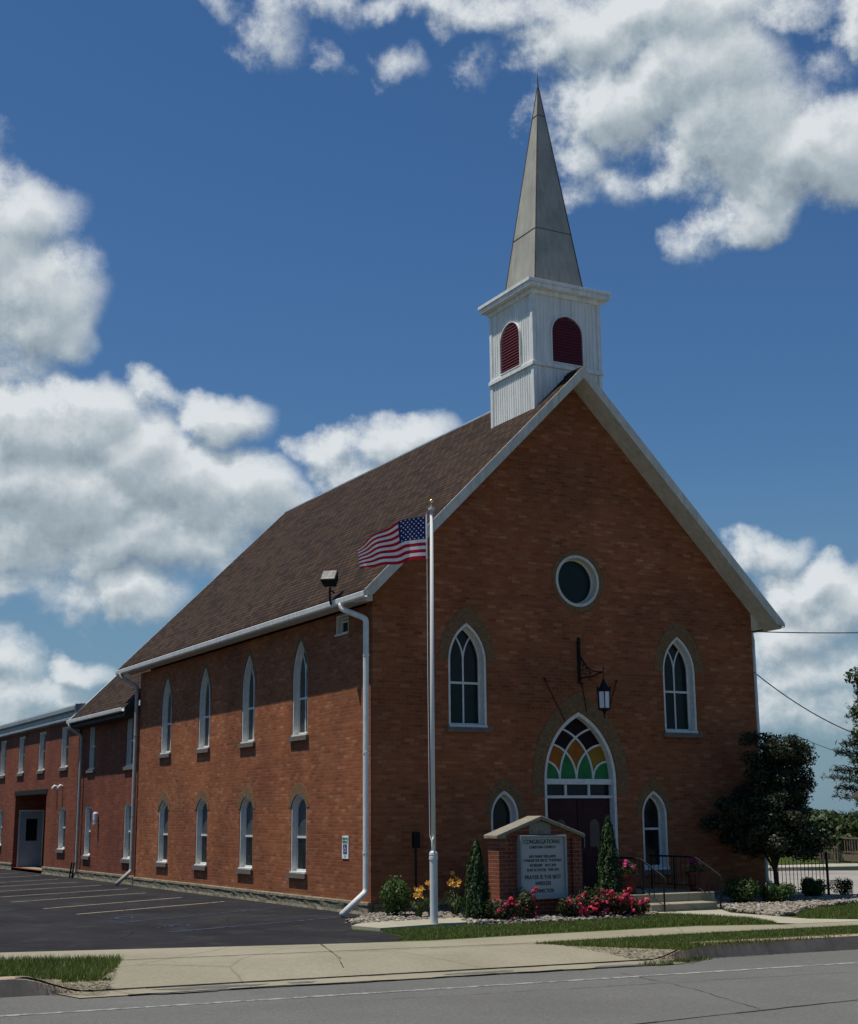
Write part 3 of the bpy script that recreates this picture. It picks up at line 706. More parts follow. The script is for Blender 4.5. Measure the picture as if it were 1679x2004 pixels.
# roof
def roofpart(x0, sgn):
    """slab: from eave edge to the ridge"""
    return
m = MB(); T = .14; xe = -.42
yA, yB = -OF+.02, CD+OB-.02
zt_ = lambda x: ZE+x+OS
for sg in (0, 1):
    f = (lambda x: x) if sg == 0 else (lambda x: CW-x)
    pr = [(f(xe), zt_(xe)), (f(HX), zt_(HX)+.0), (f(HX), zt_(HX)-T*1.414), (f(xe), zt_(xe)-T*1.414)]
    m.prism(pr, lambda u, v, d: (u, d, v), yA, yB)
roof = m.build('roof', 'shingle', church)
m = MB()
for sg in (-1, 1):
    m.prism([(HX+sg*.002, ZRG+.030), (HX+sg*.06, ZRG-.028), (HX+sg*.06, ZRG-.052), (HX+sg*.002, ZRG+.005)], lambda u, v, d: (u, d, v), .9835+.97, yB+.01)
m.build('ridge_cap', 'grey_metal', roof)
m = MB()
for sg in (-1, 1):
    m.prism([(HX+sg*.002, ZRG+.03), (HX+sg*.13, ZRG-.10), (HX+sg*.13, ZRG-.125), (HX+sg*.002, ZRG+.01)], lambda u, v, d: (u, d, v), yA-.01, .03)
m.build('ridge_cap', 'shingle', roof)
m = MB(); m.lathe([(.05, 0), (.05, .22), (.10, .24), (.10, .30), (.03, .33)], (HX+.25, 7.9, ZRG-.3), 10); m.build('roof_vent', 'downspout_tan', roof)
# rake boards front and back, light drip edge
for y0, y1 in ((-OF-.005, -OF+.019), (CD+OB-.019, CD+OB+.005)):
    m = MB()
    for sg in (0, 1):
        f = (lambda x: x) if sg == 0 else (lambda x: CW-x)
        hh = .27
        m.prism([(f(-.505), zt_(-.505)+.012), (f(HX), zt_(HX)+.012), (f(HX), zt_(HX)-hh), (f(-.28), zt_(-.28)-hh), (f(-.505+.0), zt_(-.505)-.10)], lambda u, v, d: (u, d, v), y0, y1)
    m.build('rake_board', 'trim_cream' if y0 < 0 else 'white_metal', roof)
# rake soffits
for y0, y1 in ((-OF+.022, -.004), (CD+.004, CD+OB-.022)):
    m = MB()
    for sg in (0, 1):
        f = (lambda x: x) if sg == 0 else (lambda x: CW-x)
        m.prism([(f(xe), zt_(xe)-.21), (f(HX), zt_(HX)-.21), (f(HX), zt_(HX)-.24), (f(xe), zt_(xe)-.24)], lambda u, v, d: (u, d, v), y0, y1)
        # frieze against the wall
    m.build('soffit', 'trim_cream', roof)
# boxed eaves
for sg in (0, 1):
    f = (lambda x: x) if sg == 0 else (lambda x: CW-x)
    m = MB(); pr = [(f(-.004), 6.35), (f(-.415), 6.35), (f(-.415), zt_(-.415)-.13), (f(-.004), zt_(-.004)-.205-.0)]
    m.prism(pr, lambda u, v, d: (u, d, v), -.003, CD+OB-.03); m.build('eave_box', 'trim_cream', roof)
    # gutter
    m = MB(); A = [(-.418, 6.44), (-.418, 6.33), (-.44, 6.315), (-.49, 6.315), (-.515, 6.345), (-.525, 6.44)]; B = [(-.424, 6.44), (-.424, 6.335), (-.445, 6.322), (-.486, 6.322), (-.507, 6.35), (-.512, 6.452)]
    m.ring([(f(a), b) for a, b in A], [(f(a), b) for a, b in B], lambda u, v, d: (u, d, v), -OF-.02, CD+OB+.02, closed=False)
    gt = m.build('gutter', 'white_metal', roof)
# downspouts (part > straps)
def pipe(root, pts, r, mat, name='downspout', straps=()):
    P = [Vector(p) for p in pts]; Q = [P[0]]
    for a, b, c in zip(P[:-2], P[1:-1], P[2:]):
        l = min((b-a).length, (c-b).length, .16)*.5; u = (a-b).normalized()*l; w = (c-b).normalized()*l
        for k in range(5):
            t = k/4; Q.append((b+u)*(1-t)**2+b*2*t*(1-t)+(b+w)*t*t)
    Q.append(P[-1]); m = MB(); m.tube(Q, r, 12); o = m.build(name, mat, root, smooth=True)
    for z, x, y in straps:
        s = MB(); s.lathe([(r+.006, 0), (r+.006, .035)], (x, y, z), 12); s.build('strap', mat, o)
    return o
pipe(church, [(-.47, .55, 6.34), (-.47, .52, 6.22), (-.12, .07, 5.98), (-.12, .06, .46), (-.78, -.22, .06)], .062, 'white_metal', straps=((5.2, -.12, .06), (3.2, -.12, .06), (1.2, -.12, .06)))
pipe(church, [(-.47, CD+.55, 6.34), (-.46, CD+.5, 6.2), (-.10, CD+.02, 5.9), (-.10, CD-.02, .42), (-.62, CD-.3, .06)], .06, 'downspout_tan', straps=((4.4, -.10, CD-.02), (2.0, -.10, CD-.02)))
pipe(church, [(CW+.47, .55, 6.34), (CW+.47, .50, 6.12), (CW+.09, .08, 5.85), (CW+.09, .06, .4), (CW+.4, -.1, .06)], .055, 'white_metal')
m = MB(); m.tube([(CW+.44, .5, 6.08), (CW+.02, .25, 5.35)], .014); m.build('eave_bracket', 'iron', church)
# steeple
TB, TY = .9516, .9835
st = thing('tmp', 'x', 'x'); bpy.data.objects.remove(st)
m = MB(); m.box(HX-TB, HX+TB, TY-TB, TY+TB, 9.6, 14.06)
k = 0
nb = 19
for i in range(1, nb):
    u = -TB+2*TB*i/nb
    for z0_, z1_ in ((9.6, 12.16), (12.30, 14.04)):
        m.box(HX+u-.008, HX+u+.008, TY-TB-.011, TY-TB-.001, z0_, z1_); m.box(HX+u-.008, HX+u+.008, TY+TB+.001, TY+TB+.011, z0_, z1_)
        m.box(HX-TB-.011, HX-TB-.001, TY+u-.008, TY+u+.008, z0_, z1_); m.box(HX+TB+.001, HX+TB+.011, TY+u-.008, TY+u+.008, z0_, z1_)
steeple = m.build('steeple', 'siding', church)
for sx in (-1, 1):
    for sy in (-1, 1):
        m = MB()
        x0 = HX+sx*(TB+.022); y0 = TY+sy*(TB+.022)
        for z0_, z1_ in ((9.6, 12.16), (12.30, 14.03)):
            m.box(min(x0, x0-sx*.10), max(x0, x0-sx*.10), min(y0, y0-sy*.021), max(y0, y0-sy*.021), z0_, z1_)
            m.box(min(x0, x0-sx*.021), max(x0, x0-sx*.021), min(y0-sy*.0215, y0-sy*.10), max(y0-sy*.0215, y0-sy*.10), z0_, z1_)
        m.build('corner_board', 'white_paint', steeple)
def sqring(m, r0, r1, z0, z1):
    A = [(HX-r0, TY-r0), (HX+r0, TY-r0), (HX+r0, TY+r0), (HX-r0, TY+r0)]; B = [(HX-r1, TY-r1), (HX+r1, TY-r1), (HX+r1, TY+r1), (HX-r1, TY+r1)]
    m.ring(A, B, lambda u, v, d: (u, v, d), z0, z1)
m = MB(); sqring(m, TB+.055, TB-.02, 12.17, 12.26); sqring(m, TB+.035, TB-.02, 12.262, 12.29); m.build('belt_moulding', 'white_paint', steeple, bevel=.006)
m = MB(); sqring(m, 1.145, TB-.05, 14.045, 14.15); sqring(m, 1.175, TB-.05, 14.152, 14.235); sqring(m, TB+.05, TB-.02, 13.93, 14.043); m.build('cornice', 'white_paint', steeple, bevel=.006)
m = MB(); sb = .715
m.add([(HX-sb, TY-sb, 14.2), (HX+sb, TY-sb, 14.2), (HX+sb, TY+sb, 14.2), (HX-sb, TY+sb, 14.2), (HX, TY, 20.0)], [(0, 1, 4), (1, 2, 4), (2, 3, 4), (3, 0, 4), (3, 2, 1, 0)])
spire = m.build('spire', 'spire_metal', steeple)
m = MB(); m.add([(HX-1.15, TY-1.15, 14.238), (HX+1.15, TY-1.15, 14.238), (HX+1.15, TY+1.15, 14.238), (HX-1.15, TY+1.15, 14.238), (HX, TY, 14.36)], [(0, 1, 4), (1, 2, 4), (2, 3, 4), (3, 0, 4), (3, 2, 1, 0)])
m.build('cornice_flashing', 'spire_metal', steeple)
m = MB()
for sx in (-1, 1):
    for sy in (-1, 1): m.tube([(HX+sx*sb, TY+sy*sb, 14.2), (HX, TY, 20.02)], [.016, .012], 5)
for z in (15.85, 19.1):
    q = sb*(20.0-z)/5.8+.004; P = [(HX-q, TY-q, z), (HX+q, TY-q, z), (HX+q, TY+q, z), (HX-q, TY+q, z)]
    for a, b_ in zip(P, P[1:]+P[:1]): m.tube([a, b_], .009, 5)
m.tube([(HX, TY, 19.95), (HX, TY, 20.3)], [.02, .008], 6)
m.build('seam', 'rust_seam', spire)
def louver(fn, c):
    w = .89; z0 = 12.30; sp = 13.05
    o = segarch(c, w, z0, sp, sp+w/2-.001, 16); oi = segarch(c, w-.05, z0+.03, sp, sp+w/2-.026, 16)
    m = MB(); m.ring(segarch(c, w+.02, z0-.012, sp, sp+w/2+.009, 16), segarch(c, w-.03, z0+.015, sp, sp+w/2-.016, 16), fn, -.048, -.002); fr = m.build('louver', 'white_paint', steeple)
    m = MB(); m.prism(oi, fn, -.008, -.003)
    z = z0+.05
    while z < sp+w/2-.06:
        hw = w/2-.03 if z < sp else math.sqrt(max(0, (w/2-.03)**2-(z-sp+.03)**2))
        if hw > .05:
            vs = []
            for (d, zz) in ((-.040, z), (-.036, z+.010), (-.009, z+.062), (-.009, z+.050)):
                vs += [fn(c-hw, zz, d), fn(c+hw, zz, d)]
            m.add(vs, [(0, 1, 3, 2), (2, 3, 5, 4), (4, 5, 7, 6), (6, 7, 1, 0), (0, 2, 4, 6), (1, 7, 5, 3)])
        z += .072
    m.build('slats', 'maroon', fr)
louver(FR(TY-TB-.012), HX-.02); louver(SD(HX-TB-.012), TY)
# conduit box on the front wall
m = MB(); m.box(.90, 1.04, -.09, -.001, 1.30, 1.62); m.tube([(.97, -.04, 1.3), (.97, -.04, .35)], .02); m.build('meter_box', 'iron', church)

# ------------------------------------------------------------------ link wing
link = thing('link_wing', 'brown brick two-storey wing with lower shingle roof between the church and flat-roofed rear block', 'building', (0, 16.1, 0))
LX = .07; SL = SD(LX); y0l, y1l = CD+.004, 22.96
lw_ = [('r', 21.55, .72, 3.57, 0, 5.15), ('r', 17.1, .95, 3.53, 0, 5.15), ('r', 21.7, .78, .74, 0, 2.36), ('r', 17.05, .98, .73, 0, 2.39)]
m = MB(); wall_panel(m, [(y0l, 0), (y1l, 0), (y1l, 5.25), (y0l, 5.25)], [outline(*a) for a in lw_], SL, .28); m.build('wall', 'brick_link', link)
for a in lw_: window(link, SL, *a, rail=(a[3]+a[5])/2, up='pane_reflection' if a[3] < 1 else 'glass_dark', lo='glass_dark', lining=.04, depth=.15)
m = MB(); rough_band(m, SL, y0l, y1l, -.05, .26, .04); m.build('foundation', 'foundation_stone', link, bevel=.01)
m = MB(); ey = 16.42; ez = 5.3
for pr in ([(-.38, 5.30), (2.6, 8.28), (2.6, 8.10), (-.38, 5.12)], [(5.58, 5.30), (2.6, 8.28), (2.6, 8.10), (5.58, 5.12)]): m.prism(pr, lambda u, v, d: (u, d, v), ey, 22.98)
rf = m.build('roof', 'shingle', link)
m = MB(); m.prism([(-.385, 5.295), (2.6, 8.28), (2.6, 8.06), (-.385, 5.05)], lambda u, v, d: (u, d, v), ey-.03, ey-.002); m.build('rake_board', 'sheet_roof', rf)
m = MB(); m.prism([(-.39, 5.325), (2.6, 8.315), (2.6, 8.28), (-.39, 5.29)], lambda u, v, d: (u, d, v), 22.90, 23.0); m.build('drip_edge', 'white_metal', rf)
m = MB(); m.prism([(LX-.003, 5.0), (-.37, 5.02), (-.37, 5.11), (LX-.003, 5.5)], lambda u, v, d: (u, d, v), ey+.02, 22.96); m.build('eave_box', 'sheet_roof', rf)
m = MB(); A = [(-.383, 5.28), (-.383, 5.18), (-.41, 5.165), (-.455, 5.165), (-.48, 5.19), (-.49, 5.28)]; B = [(-.389, 5.28), (-.389, 5.185), (-.414, 5.172), (-.452, 5.172), (-.473, 5.195), (-.478, 5.29)]
m.ring(A, B, lambda u, v, d: (u, d, v), ey+.01, 23.0, closed=False); m.build('gutter', 'white_metal', rf)
m = MB(); m.box(LX+.01, 5.2, y0l, y1l-.01, 5.26, 5.30); m.box(5.1, 5.2, y0l, y1l-.01, 0, 5.25); m.build('wall', 'brick_link', link)
pipe(link, [(-.44, 22.75, 5.18), (-.42, 22.7, 5.02), (-.05, 22.52, 4.75), (-.05, 22.52, .25), (-.2, 22.5, .05)], .055, 'downspout_tan')
m = MB()
for dy in (-.16, .16): m.tube([(-.22, 22.5+dy, 0), (-.16, 22.5+dy, .52)], .03, 8)
m.build('pipe_guard', 'iron', link)

# ------------------------------------------------------------------ rear block
rear = thing('rear_building', 'red brick flat-roofed two-storey block behind the church with a recessed door', 'building', (0, 23, 0))
RX = 0.0; SR = SD(RX)
ry0, ry1 = 23.0, 48.0
rw_ = [('r', 24.95+3.4*k, 1.02, 3.75, 0, 5.20) for k in range(7)]
rl_ = [('s', 24.85, .95, .90, 2.25, 2.37), ('s', 35.1, .95, .90, 2.25, 2.37), ('s', 38.5, .95, .90, 2.25, 2.37)]
notch = rect(29.85, 5.1, .10, 2.88)
m = MB(); wall_panel(m, [(ry0, 0), (ry1, 0), (ry1, 5.45), (ry0, 5.45)], [outline(*a) for a in rw_+rl_]+[notch], SR, .28)
ya, yb = 27.3, 32.4
m.box(.28, 1.9, ya-.2, ya, 0, 3.1); m.box(.28, 1.9, yb, yb+.2, 0, 3.1); m.box(1.7, 1.9, ya+.001, yb-.001, 0, 3.1); m.box(.281, 1.69, ya+.001, yb-.001, 2.9, 3.1)
m.box(.281, 9, ry0, ry0+.28, 0, 5.45); m.box(8.7, 9, ry0+.281, ry1-.281, 0, 5.45); m.box(.281, 9, ry1-.28, ry1, 0, 5.45)
m.build('wall', 'brick_red', rear)
for a in rw_: window(rear, SR, *a, rail=4.5, up='pane_reflection', lo='glass_dark', lining=.04, depth=.17)
for a in rl_: window(rear, SR, *a, rail=1.66, up='pane_reflection', lo='glass_dark', lining=.04, depth=.17)
for a_, b_ in ((ry0, ya), (yb, ry1)): m = MB(); rough_band(m, SR, a_, b_, -.05, .26, .04); m.build('foundation', 'foundation_stone', rear, bevel=.01)
m = MB(); m.prism([(-.004, 5.34), (-.17, 5.38), (-.17, 5.44), (-.12, 5.50), (-.12, 5.62), (-.22, 5.68), (-.22, 5.80), (-.18, 5.86), (.0, 5.9), (.3, 5.9), (.3, 5.5), (-.004, 5.5)], lambda u, v, d: (u, d, v), ry0-.02, ry1)
m.box(-.2, 9, ry0-.06, ry0-.021, 5.46, 5.88); m.build('cornice', 'grey_metal', rear)
m = MB(); m.box(.3, 8.99, ry0, ry1-.01, 5.455, 5.6); m.build('roof', 'sheet_roof', rear)
m = MB(); m.prism(rect(29.85, 5.3, 2.885, 3.06), SR, -.03, .1); m.build('lintel', 'iron', rear)
m = MB(); m.box(.0, 1.69, ya+.002, yb-.002, .0, .098); m.build('door_step', 'concrete', rear)
Fd = FR(yb-.06)
m = MB(); m.prism(rect(.66, .88, .12, 2.26), Fd, 0, .05); dr = m.build('door', 'steel_door', rear, bevel=.008)
m = MB(); m.prism(rect(.68, .44, 1.12, 1.98), Fd, -.008, -.001); m.build('door_light', 'glass_dark', dr)
m = MB(); m.prism(rect(.66, 1.0, 2.265, 2.33), Fd, -.01, .055); m.prism(rect(.19, .05, .1, 2.262), Fd, -.01, .055); m.prism(rect(1.13, .05, .1, 2.262), Fd, -.01, .055); m.build('door_frame', 'trim_cream', dr)
for y in (25.77, 24.97):
    m = MB(); m.tube([(.02, y, 3.08), (-.10, y, 3.12), (-.15, y, 3.06), (-.155, y, 2.98)], [.05, .055, .055, .065], 10); m.build('vent_hood', 'white_metal', rear, smooth=True)
# small wall light on the link wing
wl = thing('wall_light', 'small white glass wall light between the ground floor windows of the link wing', 'wall light', (LX, 20.45, 1.8))
m = MB(); m.lathe([(.05, 0), (.09, .02), (.09, .05)], (LX-.10, 20.45, 1.76), 10); m.box(LX-.10, LX-.001, 20.4, 20.5, 1.79, 1.83); m.build('base', 'white_metal', wl)
m = MB(); m.lathe([(.07, 0), (.085, .10), (.085, .30), (.05, .36)], (LX-.10, 20.45, 1.815), 10); m.build('globe', 'lamp_glass', wl)

# ------------------------------------------------------------------ things on the walls
# floodlight on the gutter
fl = thing('floodlight', 'black square floodlight on a bracket above the church gutter', 'floodlight', (-.5, 1.0, 6.5))
m = MB(); m.tube([(-.53, .93, 6.36), (-.56, .93, 6.50), (-.56, .93, 6.72)], .025); m.tube([(-.45, .93, 6.62), (-.56, .93, 6.68), (-.56, .93, 6.74)], .02); m.build('bracket', 'iron', fl)
m = MB(); ax = Vector((-.50, -.55, .62)).normalized(); sx = Vector((.72, -.69, 0)).normalized(); up = sx.cross(ax).normalized(); c = Vector((-.56, .93, 6.93))
def obox(m, c, a, b, c3, ra, rb, r0, r1, taper=1.0):
    vs = [];
    for s, k in ((r0, taper), (r1, 1.0)):
        for u, v in ((-1, -1), (1, -1), (1, 1), (-1, 1)): vs.append(c+a*u*ra*k+b*v*rb*k+c3*s)
    m.add(vs, [(0, 3, 2, 1), (4, 5, 6, 7), (0, 1, 5, 4), (1, 2, 6, 5), (2, 3, 7, 6), (3, 0, 4, 7)])
obox(m, c, sx, up, ax, .17, .15, -.14, .10, .8); hs_ = m.build('housing', 'black_metal', fl, bevel=.01)
m = MB(); obox(m, c, sx, up, ax, .15, .13, .101, .108); m.build('lens', 'glass_dark', hs_)
# accessible parking sign
ps = thing('parking_sign', 'small white and green reserved parking sign with wheelchair symbol on the church side wall', 'sign', (0, 1.26, 1.09))
m = MB(); m.box(-.016, -.004, 1.11, 1.42, 1.08, 1.55); m.build('panel', 'white_paint', ps, bevel=.003)
MX = lambda x, y, z: Matrix(((0, 0, -1, x), (-1, 0, 0, y), (0, 1, 0, z), (0, 0, 0, 1)))
text('RESERVED', .06, MX(-.020, 1.265, 1.49), 'sign_green', ps, .26); text('PARKING', .06, MX(-.020, 1.265, 1.425), 'sign_green', ps, .24)
m = MB(); m.box(-.021, -.0165, 1.175, 1.355, 1.185, 1.375); m.build('emblem_panel', 'sign_blue', ps)
m = MB(); wheelchair(m, lambda u, v: (u, v), 1, 0)
m.v = [(-.0235, 1.265-x*.155, 1.27+y*.14) for x, y, z in m.v]; m.build('emblem', 'white_paint', ps, recalc=False)
m = MB(); m.prism([(1.265-.008, 1.105), (1.265+.008, 1.105), (1.265+.008, 1.135), (1.265+.03, 1.135), (1.265, 1.165), (1.265-.03, 1.135), (1.265-.008, 1.135)], S0, -.022, -.0165); m.build('arrow', 'sign_green', ps)
# lantern
ln = thing('wall_lantern', 'black iron lantern with pale glass hanging from an ornate bracket over the entrance', 'lantern', (5.16, 0, 4.85))
m = MB(); LXc = 5.16; m.box(LXc-.035, LXc+.035, -.04, -.001, 4.82, 5.74)
m.lathe([(.05, 0), (.02, .04), (.045, .08), (.01, .13)], (LXc, -.03, 5.73), 8)
arc = [(LXc, -.04-.86*(1-math.cos(R(a))), 5.62-.62*math.sin(R(a))) for a in range(0, 91, 9)]
m.tube(arc, .014, 6); m.tube([(LXc, -.04, 4.93), (LXc, -.5, 4.93), (LXc, -.92, 5.0)], .015, 6)
for i in range(4):
    cy = -.14-.10*i; cz = 5.28-.09*i; rr = .085-.012*i
    m.tube([(LXc, cy+rr*math.cos(a)*(1-a/14), cz+rr*math.sin(a)*(1-a/14)) for a in [x*.5 for x in range(0, 18)]], .008, 5)
    m.tube([(LXc, cy+.03+rr*.7*math.cos(a), cz-.13+rr*.7*math.sin(a)) for a in [x*.6 for x in range(0, 11)]], .007, 5)
m.tube([(LXc, -.92, 5.0), (LXc, -.97, 5.06), (LXc, -.93, 5.1)], .012, 6); m.tube([(LXc, -.93, 5.0), (LXc, -.93, 4.86)], .008, 6)
m.build('bracket', 'iron', ln)
ly = -.93
m = MB(); m.lathe([(.012, .46), (.02, .44), (.05, .36), (.14, .20), (.165, .185), (.165, .165), (.13, .16)][::-1], (LXc, ly, 4.40), 6)
m.lathe([(.02, -.22), (.012, -.14), (.03, -.10), (.05, -.06), (.14, -.03), (.145, 0)], (LXc, ly, 4.20), 6)
for k in range(6):
    a = R(60*k); m.tube([(LXc+.135*math.cos(a), ly+.135*math.sin(a), 4.18), (LXc+.15*math.cos(a), ly+.15*math.sin(a), 4.66)], .012, 5)
    m.tube([(LXc+.155*math.cos(a), ly+.155*math.sin(a), 4.56), (LXc+.165*math.cos(a), ly+.165*math.sin(a), 4.68)], .01, 5)
m.v = [(x, y, z) for x, y, z in m.v]; m.build('cage', 'iron', ln)
m = MB(); m.lathe([(.12, 0), (.13, .36)], (LXc, ly, 4.205), 6); m.build('glass', 'lamp_glass', ln)
for (x1, z1, x2, z2) in ((4.23, 4.87, 4.75, 3.95), (5.22, 4.8, 5.33, 4.18), (6.17, 4.89, 5.95, 4.28)):
    m = MB(); m.tube([(x1, -.02, z1), (x2, -.02, z2)], .010, 5); m.lathe([(.03, 0), (.03, .03)], (x1, -.03, z1), 6); m.build('stay_rod', 'iron', ln)

# ------------------------------------------------------------------ entrance steps, handrails, planters
stp = thing('entrance_steps', 'grey concrete steps and landing in front of the church door', 'steps', (5.6, -1.3, 0))
m = MB(); m.box(4.15, 7.0, -2.1, -.06, -.05, .335); m.build('landing', 'concrete', stp, bevel=.015)
m = MB(); m.box(4.95, 6.62, -2.62, -2.104, -.05, .165); m.build('step', 'concrete', stp, bevel=.015)
def handrail(x, label):
    t = thing('handrail', label, 'handrail', (x, -2.4, 0), 'handrails at the church steps')
    m = MB(); top = [(x, -.35, 1.05), (x, -1.7, 1.05), (x, -1.95, 1.03), (x, -2.6, .74), (x, -2.72, .68), (x, -2.75, .60), (x, -2.72, .54)]
    m.tube(top, .019, 8); m.tube([(x, -.35, .46), (x, -1.9, .46), (x, -2.65, .14)], .011, 6); m.build('rail', 'iron', t)
    for yy, z0, z1 in ((-2.68, 0, .70), (-2.0, .3, 1.01), (-1.2, .335, 1.05), (-.4, .335, 1.05)):
        m = MB(); m.tube([(x, yy, z0), (x, yy, z1)], .018, 8); m.build('post', 'iron', t)
    for i in range(13):
        yy = -.5-.155*i
        zt = 1.03 if yy > -1.9 else 1.03-(abs(yy)-1.9)*.45; zb = .46 if yy > -1.9 else .46-(abs(yy)-1.9)*.43
        m = MB(); m.tube([(x, yy, zb), (x, yy, zt)], .008, 5); m.build('baluster', 'iron', t)
handrail(5.22, 'black iron handrail on the left of the entrance steps beside the monument sign'); handrail(6.66, 'black iron handrail on the right of the entrance steps nearer the dark tree')

def leafmesh(name, pts, nrm, size, mat, parent, aspect=.55, jit=.5, up=0, curl=.15):
    n = len(pts); pts = np.asarray(pts, float); o = np.array(wloc(parent)); pts = pts-o
    nr = np.asarray(nrm, float)+rng.normal(0, jit, (n, 3)); nr /= np.linalg.norm(nr, axis=1)[:, None]+1e-9
    t = rng.normal(0, 1, (n, 3)); t[:, 2] += up*3; t -= nr*(t*nr).sum(1)[:, None]; t /= np.linalg.norm(t, axis=1)[:, None]+1e-9
    b = np.cross(nr, t); s = (size*rng.uniform(.6, 1.35, n))[:, None]
    v = np.empty((n, 4, 3)); v[:, 0] = pts-t*s*.5; v[:, 1] = pts+b*s*aspect*.5+nr*s*curl; v[:, 2] = pts+t*s*.5; v[:, 3] = pts-b*s*aspect*.5+nr*s*curl
    me = bpy.data.meshes.new(name); me.vertices.add(n*4); me.vertices.foreach_set('co', v.reshape(-1))
    me.loops.add(n*4); me.polygons.add(n); me.loops.foreach_set('vertex_index', np.arange(n*4)); me.polygons.foreach_set('loop_start', np.arange(n)*4); me.polygons.foreach_set('loop_total', np.full(n, 4))
    me.materials.append(MATS[mat]); me.update(calc_edges=True); me.validate()
    ob = bpy.data.objects.new(name, me); COL.objects.link(ob); ob.parent = parent; return ob
def ell_points(clumps, n, shell=.45):
    P = []; Q = []; vol = np.array([c[3]*c[4]*c[5] for c in clumps])**.75; cnt = (vol/vol.sum()*n).astype(int)+1
    for c, k in zip(clumps, cnt):
        d = rng.normal(0, 1, (k, 3)); d /= np.linalg.norm(d, axis=1)[:, None]; r = rng.uniform(shell, 1.05, k)[:, None]**.8
        d2 = d*r*np.array(c[3:6]); P.append(d2+np.array(c[:3])); Q.append(d)
    return np.concatenate(P), np.concatenate(Q)
def rose_flower(r=.05, mat='petal_pink', nm='flower'):
    P = []; Nn = []
    for k in range(22):
        a = random.uniform(0, 6.28); e_ = random.uniform(-.2, 1.5); d = Vector((math.cos(a)*math.cos(e_), math.sin(a)*math.cos(e_), math.sin(e_))); P.append(d*r*random.uniform(.6, 1)); Nn.append(d)
    o = leafmesh(nm, P, Nn, r*1.1, mat, None, .9, .35); me = o.data; bpy.data.objects.remove(o); return me
ROSE = [rose_flower(.040), rose_flower(.050), rose_flower(.028)]
GER = [rose_flower(.045, 'petal_magenta')]
def addflower(me, loc, parent, s=1.0, name='flower'):
    o = bpy.data.objects.new(name, me); COL.objects.link(o); o.parent = parent; o.location = Vector(loc)-wloc(parent); o.rotation_euler = (random.uniform(-.5, .5), random.uniform(-.5, .5), random.uniform(0, 6)); o.scale = (s,)*3; return o
def planter(x, y, label):
    t = thing('planter', label, 'planter', (x, y, .335), 'flower planters on the church landing')
    m = MB(); m.lathe([(.15, 0), (.165, .02), (.205, .34), (.235, .345), (.235, .40), (.20, .40), (.19, .36)], (x, y, .335), 18); m.build('pot', 'brown_pot', t, smooth=False)
    P, Q = ell_points([(x, y, .80, .20, .20, .12), (x+.05, y, .88, .13, .13, .12)], 420); leafmesh('foliage', P, Q, .06, 'leaf_bush', t, .5)
    for k in range(22):
        a = random.uniform(0, 6.28); r = random.uniform(0, .2); addflower(GER[0], (x+r*math.cos(a), y+r*math.sin(a), .90+random.uniform(-.08, .10)), t, random.uniform(.7, 1.1))
planter(4.98, -1.78, 'dark red pot of pink geraniums on the landing near the monument sign'); planter(7.0-.16, -1.75, 'dark red pot of pink geraniums at the right end of the landing behind the handrail')

# ------------------------------------------------------------------ monument sign
ms = thing('monument_sign', 'red brick church sign with gabled stone cap and white message board', 'sign', (2.3, -2.5, 0))
x0, x1, yf, yk = 1.34, 3.24, -2.70, -2.30; c_0 = (x0+x1)/2
m = MB(); m.prism([(x0+.22, 0), (x1-.22, 0), (x1-.22, 1.50), ((x0+x1)/2, 1.78), (x0+.22, 1.50)], FR(yf+.05), 0, .30); m.prism([(x0+.005, 1.502), (x1-.005, 1.502), (x1-.005, 1.54), (c_0, 1.84), (x0+.005, 1.54)], FR(yf+.03), 0, .34); ms_b = m.build('brick_panel', 'brick_sign', ms)
for xx in (x0, x1-.22):
    m = MB(); m.box(xx, xx+.218, yf, yk, 0, 1.50); m.build('pillar', 'brick_sign', ms)
def capf(x): c = (x0+x1)/2; return 1.93-.36*abs(x-c)/(c-x0+.12)
c_ = (x0+x1)/2; m = MB()
m.prism([(x0-.07, capf(x0-.13)-.065), (x0-.07, capf(x0-.13)+.005), (c_, 1.93), (c_, 1.855)], FR(yf-.05), 0, .50)
m.prism([(x1+.06, capf(x0-.13)+.005), (x1+.06, capf(x0-.13)-.065), (c_, 1.855), (c_, 1.93)], FR(yf-.05), 0, .50)
m.prism([(x0-.06, 1.503), (x0+.16, 1.503), (x0+.16, 1.60), (x0-.06, 1.56)], FR(yf-.035), 0, .47)
m.build('cap_stone', 'limestone', ms, bevel=.012)
m = MB(); m.prism([(c_-.25, 1.57), (c_+.25, 1.57), (c_+.25, 1.76), (c_, 1.84), (c_-.25, 1.76)], FR(yf+.02), 0, .1); m.build('key_stone', 'limestone', ms, bevel=.01)
m = MB(); m.box(1.03, 1.33, -2.95, -2.5, .29, .37); m.build('ledge', 'limestone', ms, bevel=.01)
m = MB(); m.box(1.08, 1.32, -2.9, -2.5, 0, .288); m.build('base', 'brick_sign', ms)
bx0, bx1, bz0, bz1 = 1.77, 2.83, .37, 1.56
m = MB(); Fb = FR(yf-.09)
m.ring([(bx0, bz0), (bx1, bz0), (bx1, bz1), (bx0, bz1)], [(bx0+.045, bz0+.07), (bx1-.045, bz0+.07), (bx1-.045, bz1-.045), (bx0+.045, bz1-.045)], Fb, 0, .16)
mb_ = m.build('message_board', 'board_frame', ms, bevel=.008)
m = MB(); m.prism([(bx0+.04, bz0+.06), (bx1-.04, bz0+.06), (bx1-.04, bz1-.04), (bx0+.04, bz1-.04)], Fb, .045, .06); m.build('panel', 'board_white', mb_)
MF = lambda x, z: Matrix(((1, 0, 0, x), (0, 0, -1, yf-.09+.041), (0, 1, 0, z), (0, 0, 0, 1)))
bc = (bx0+bx1)/2-.01
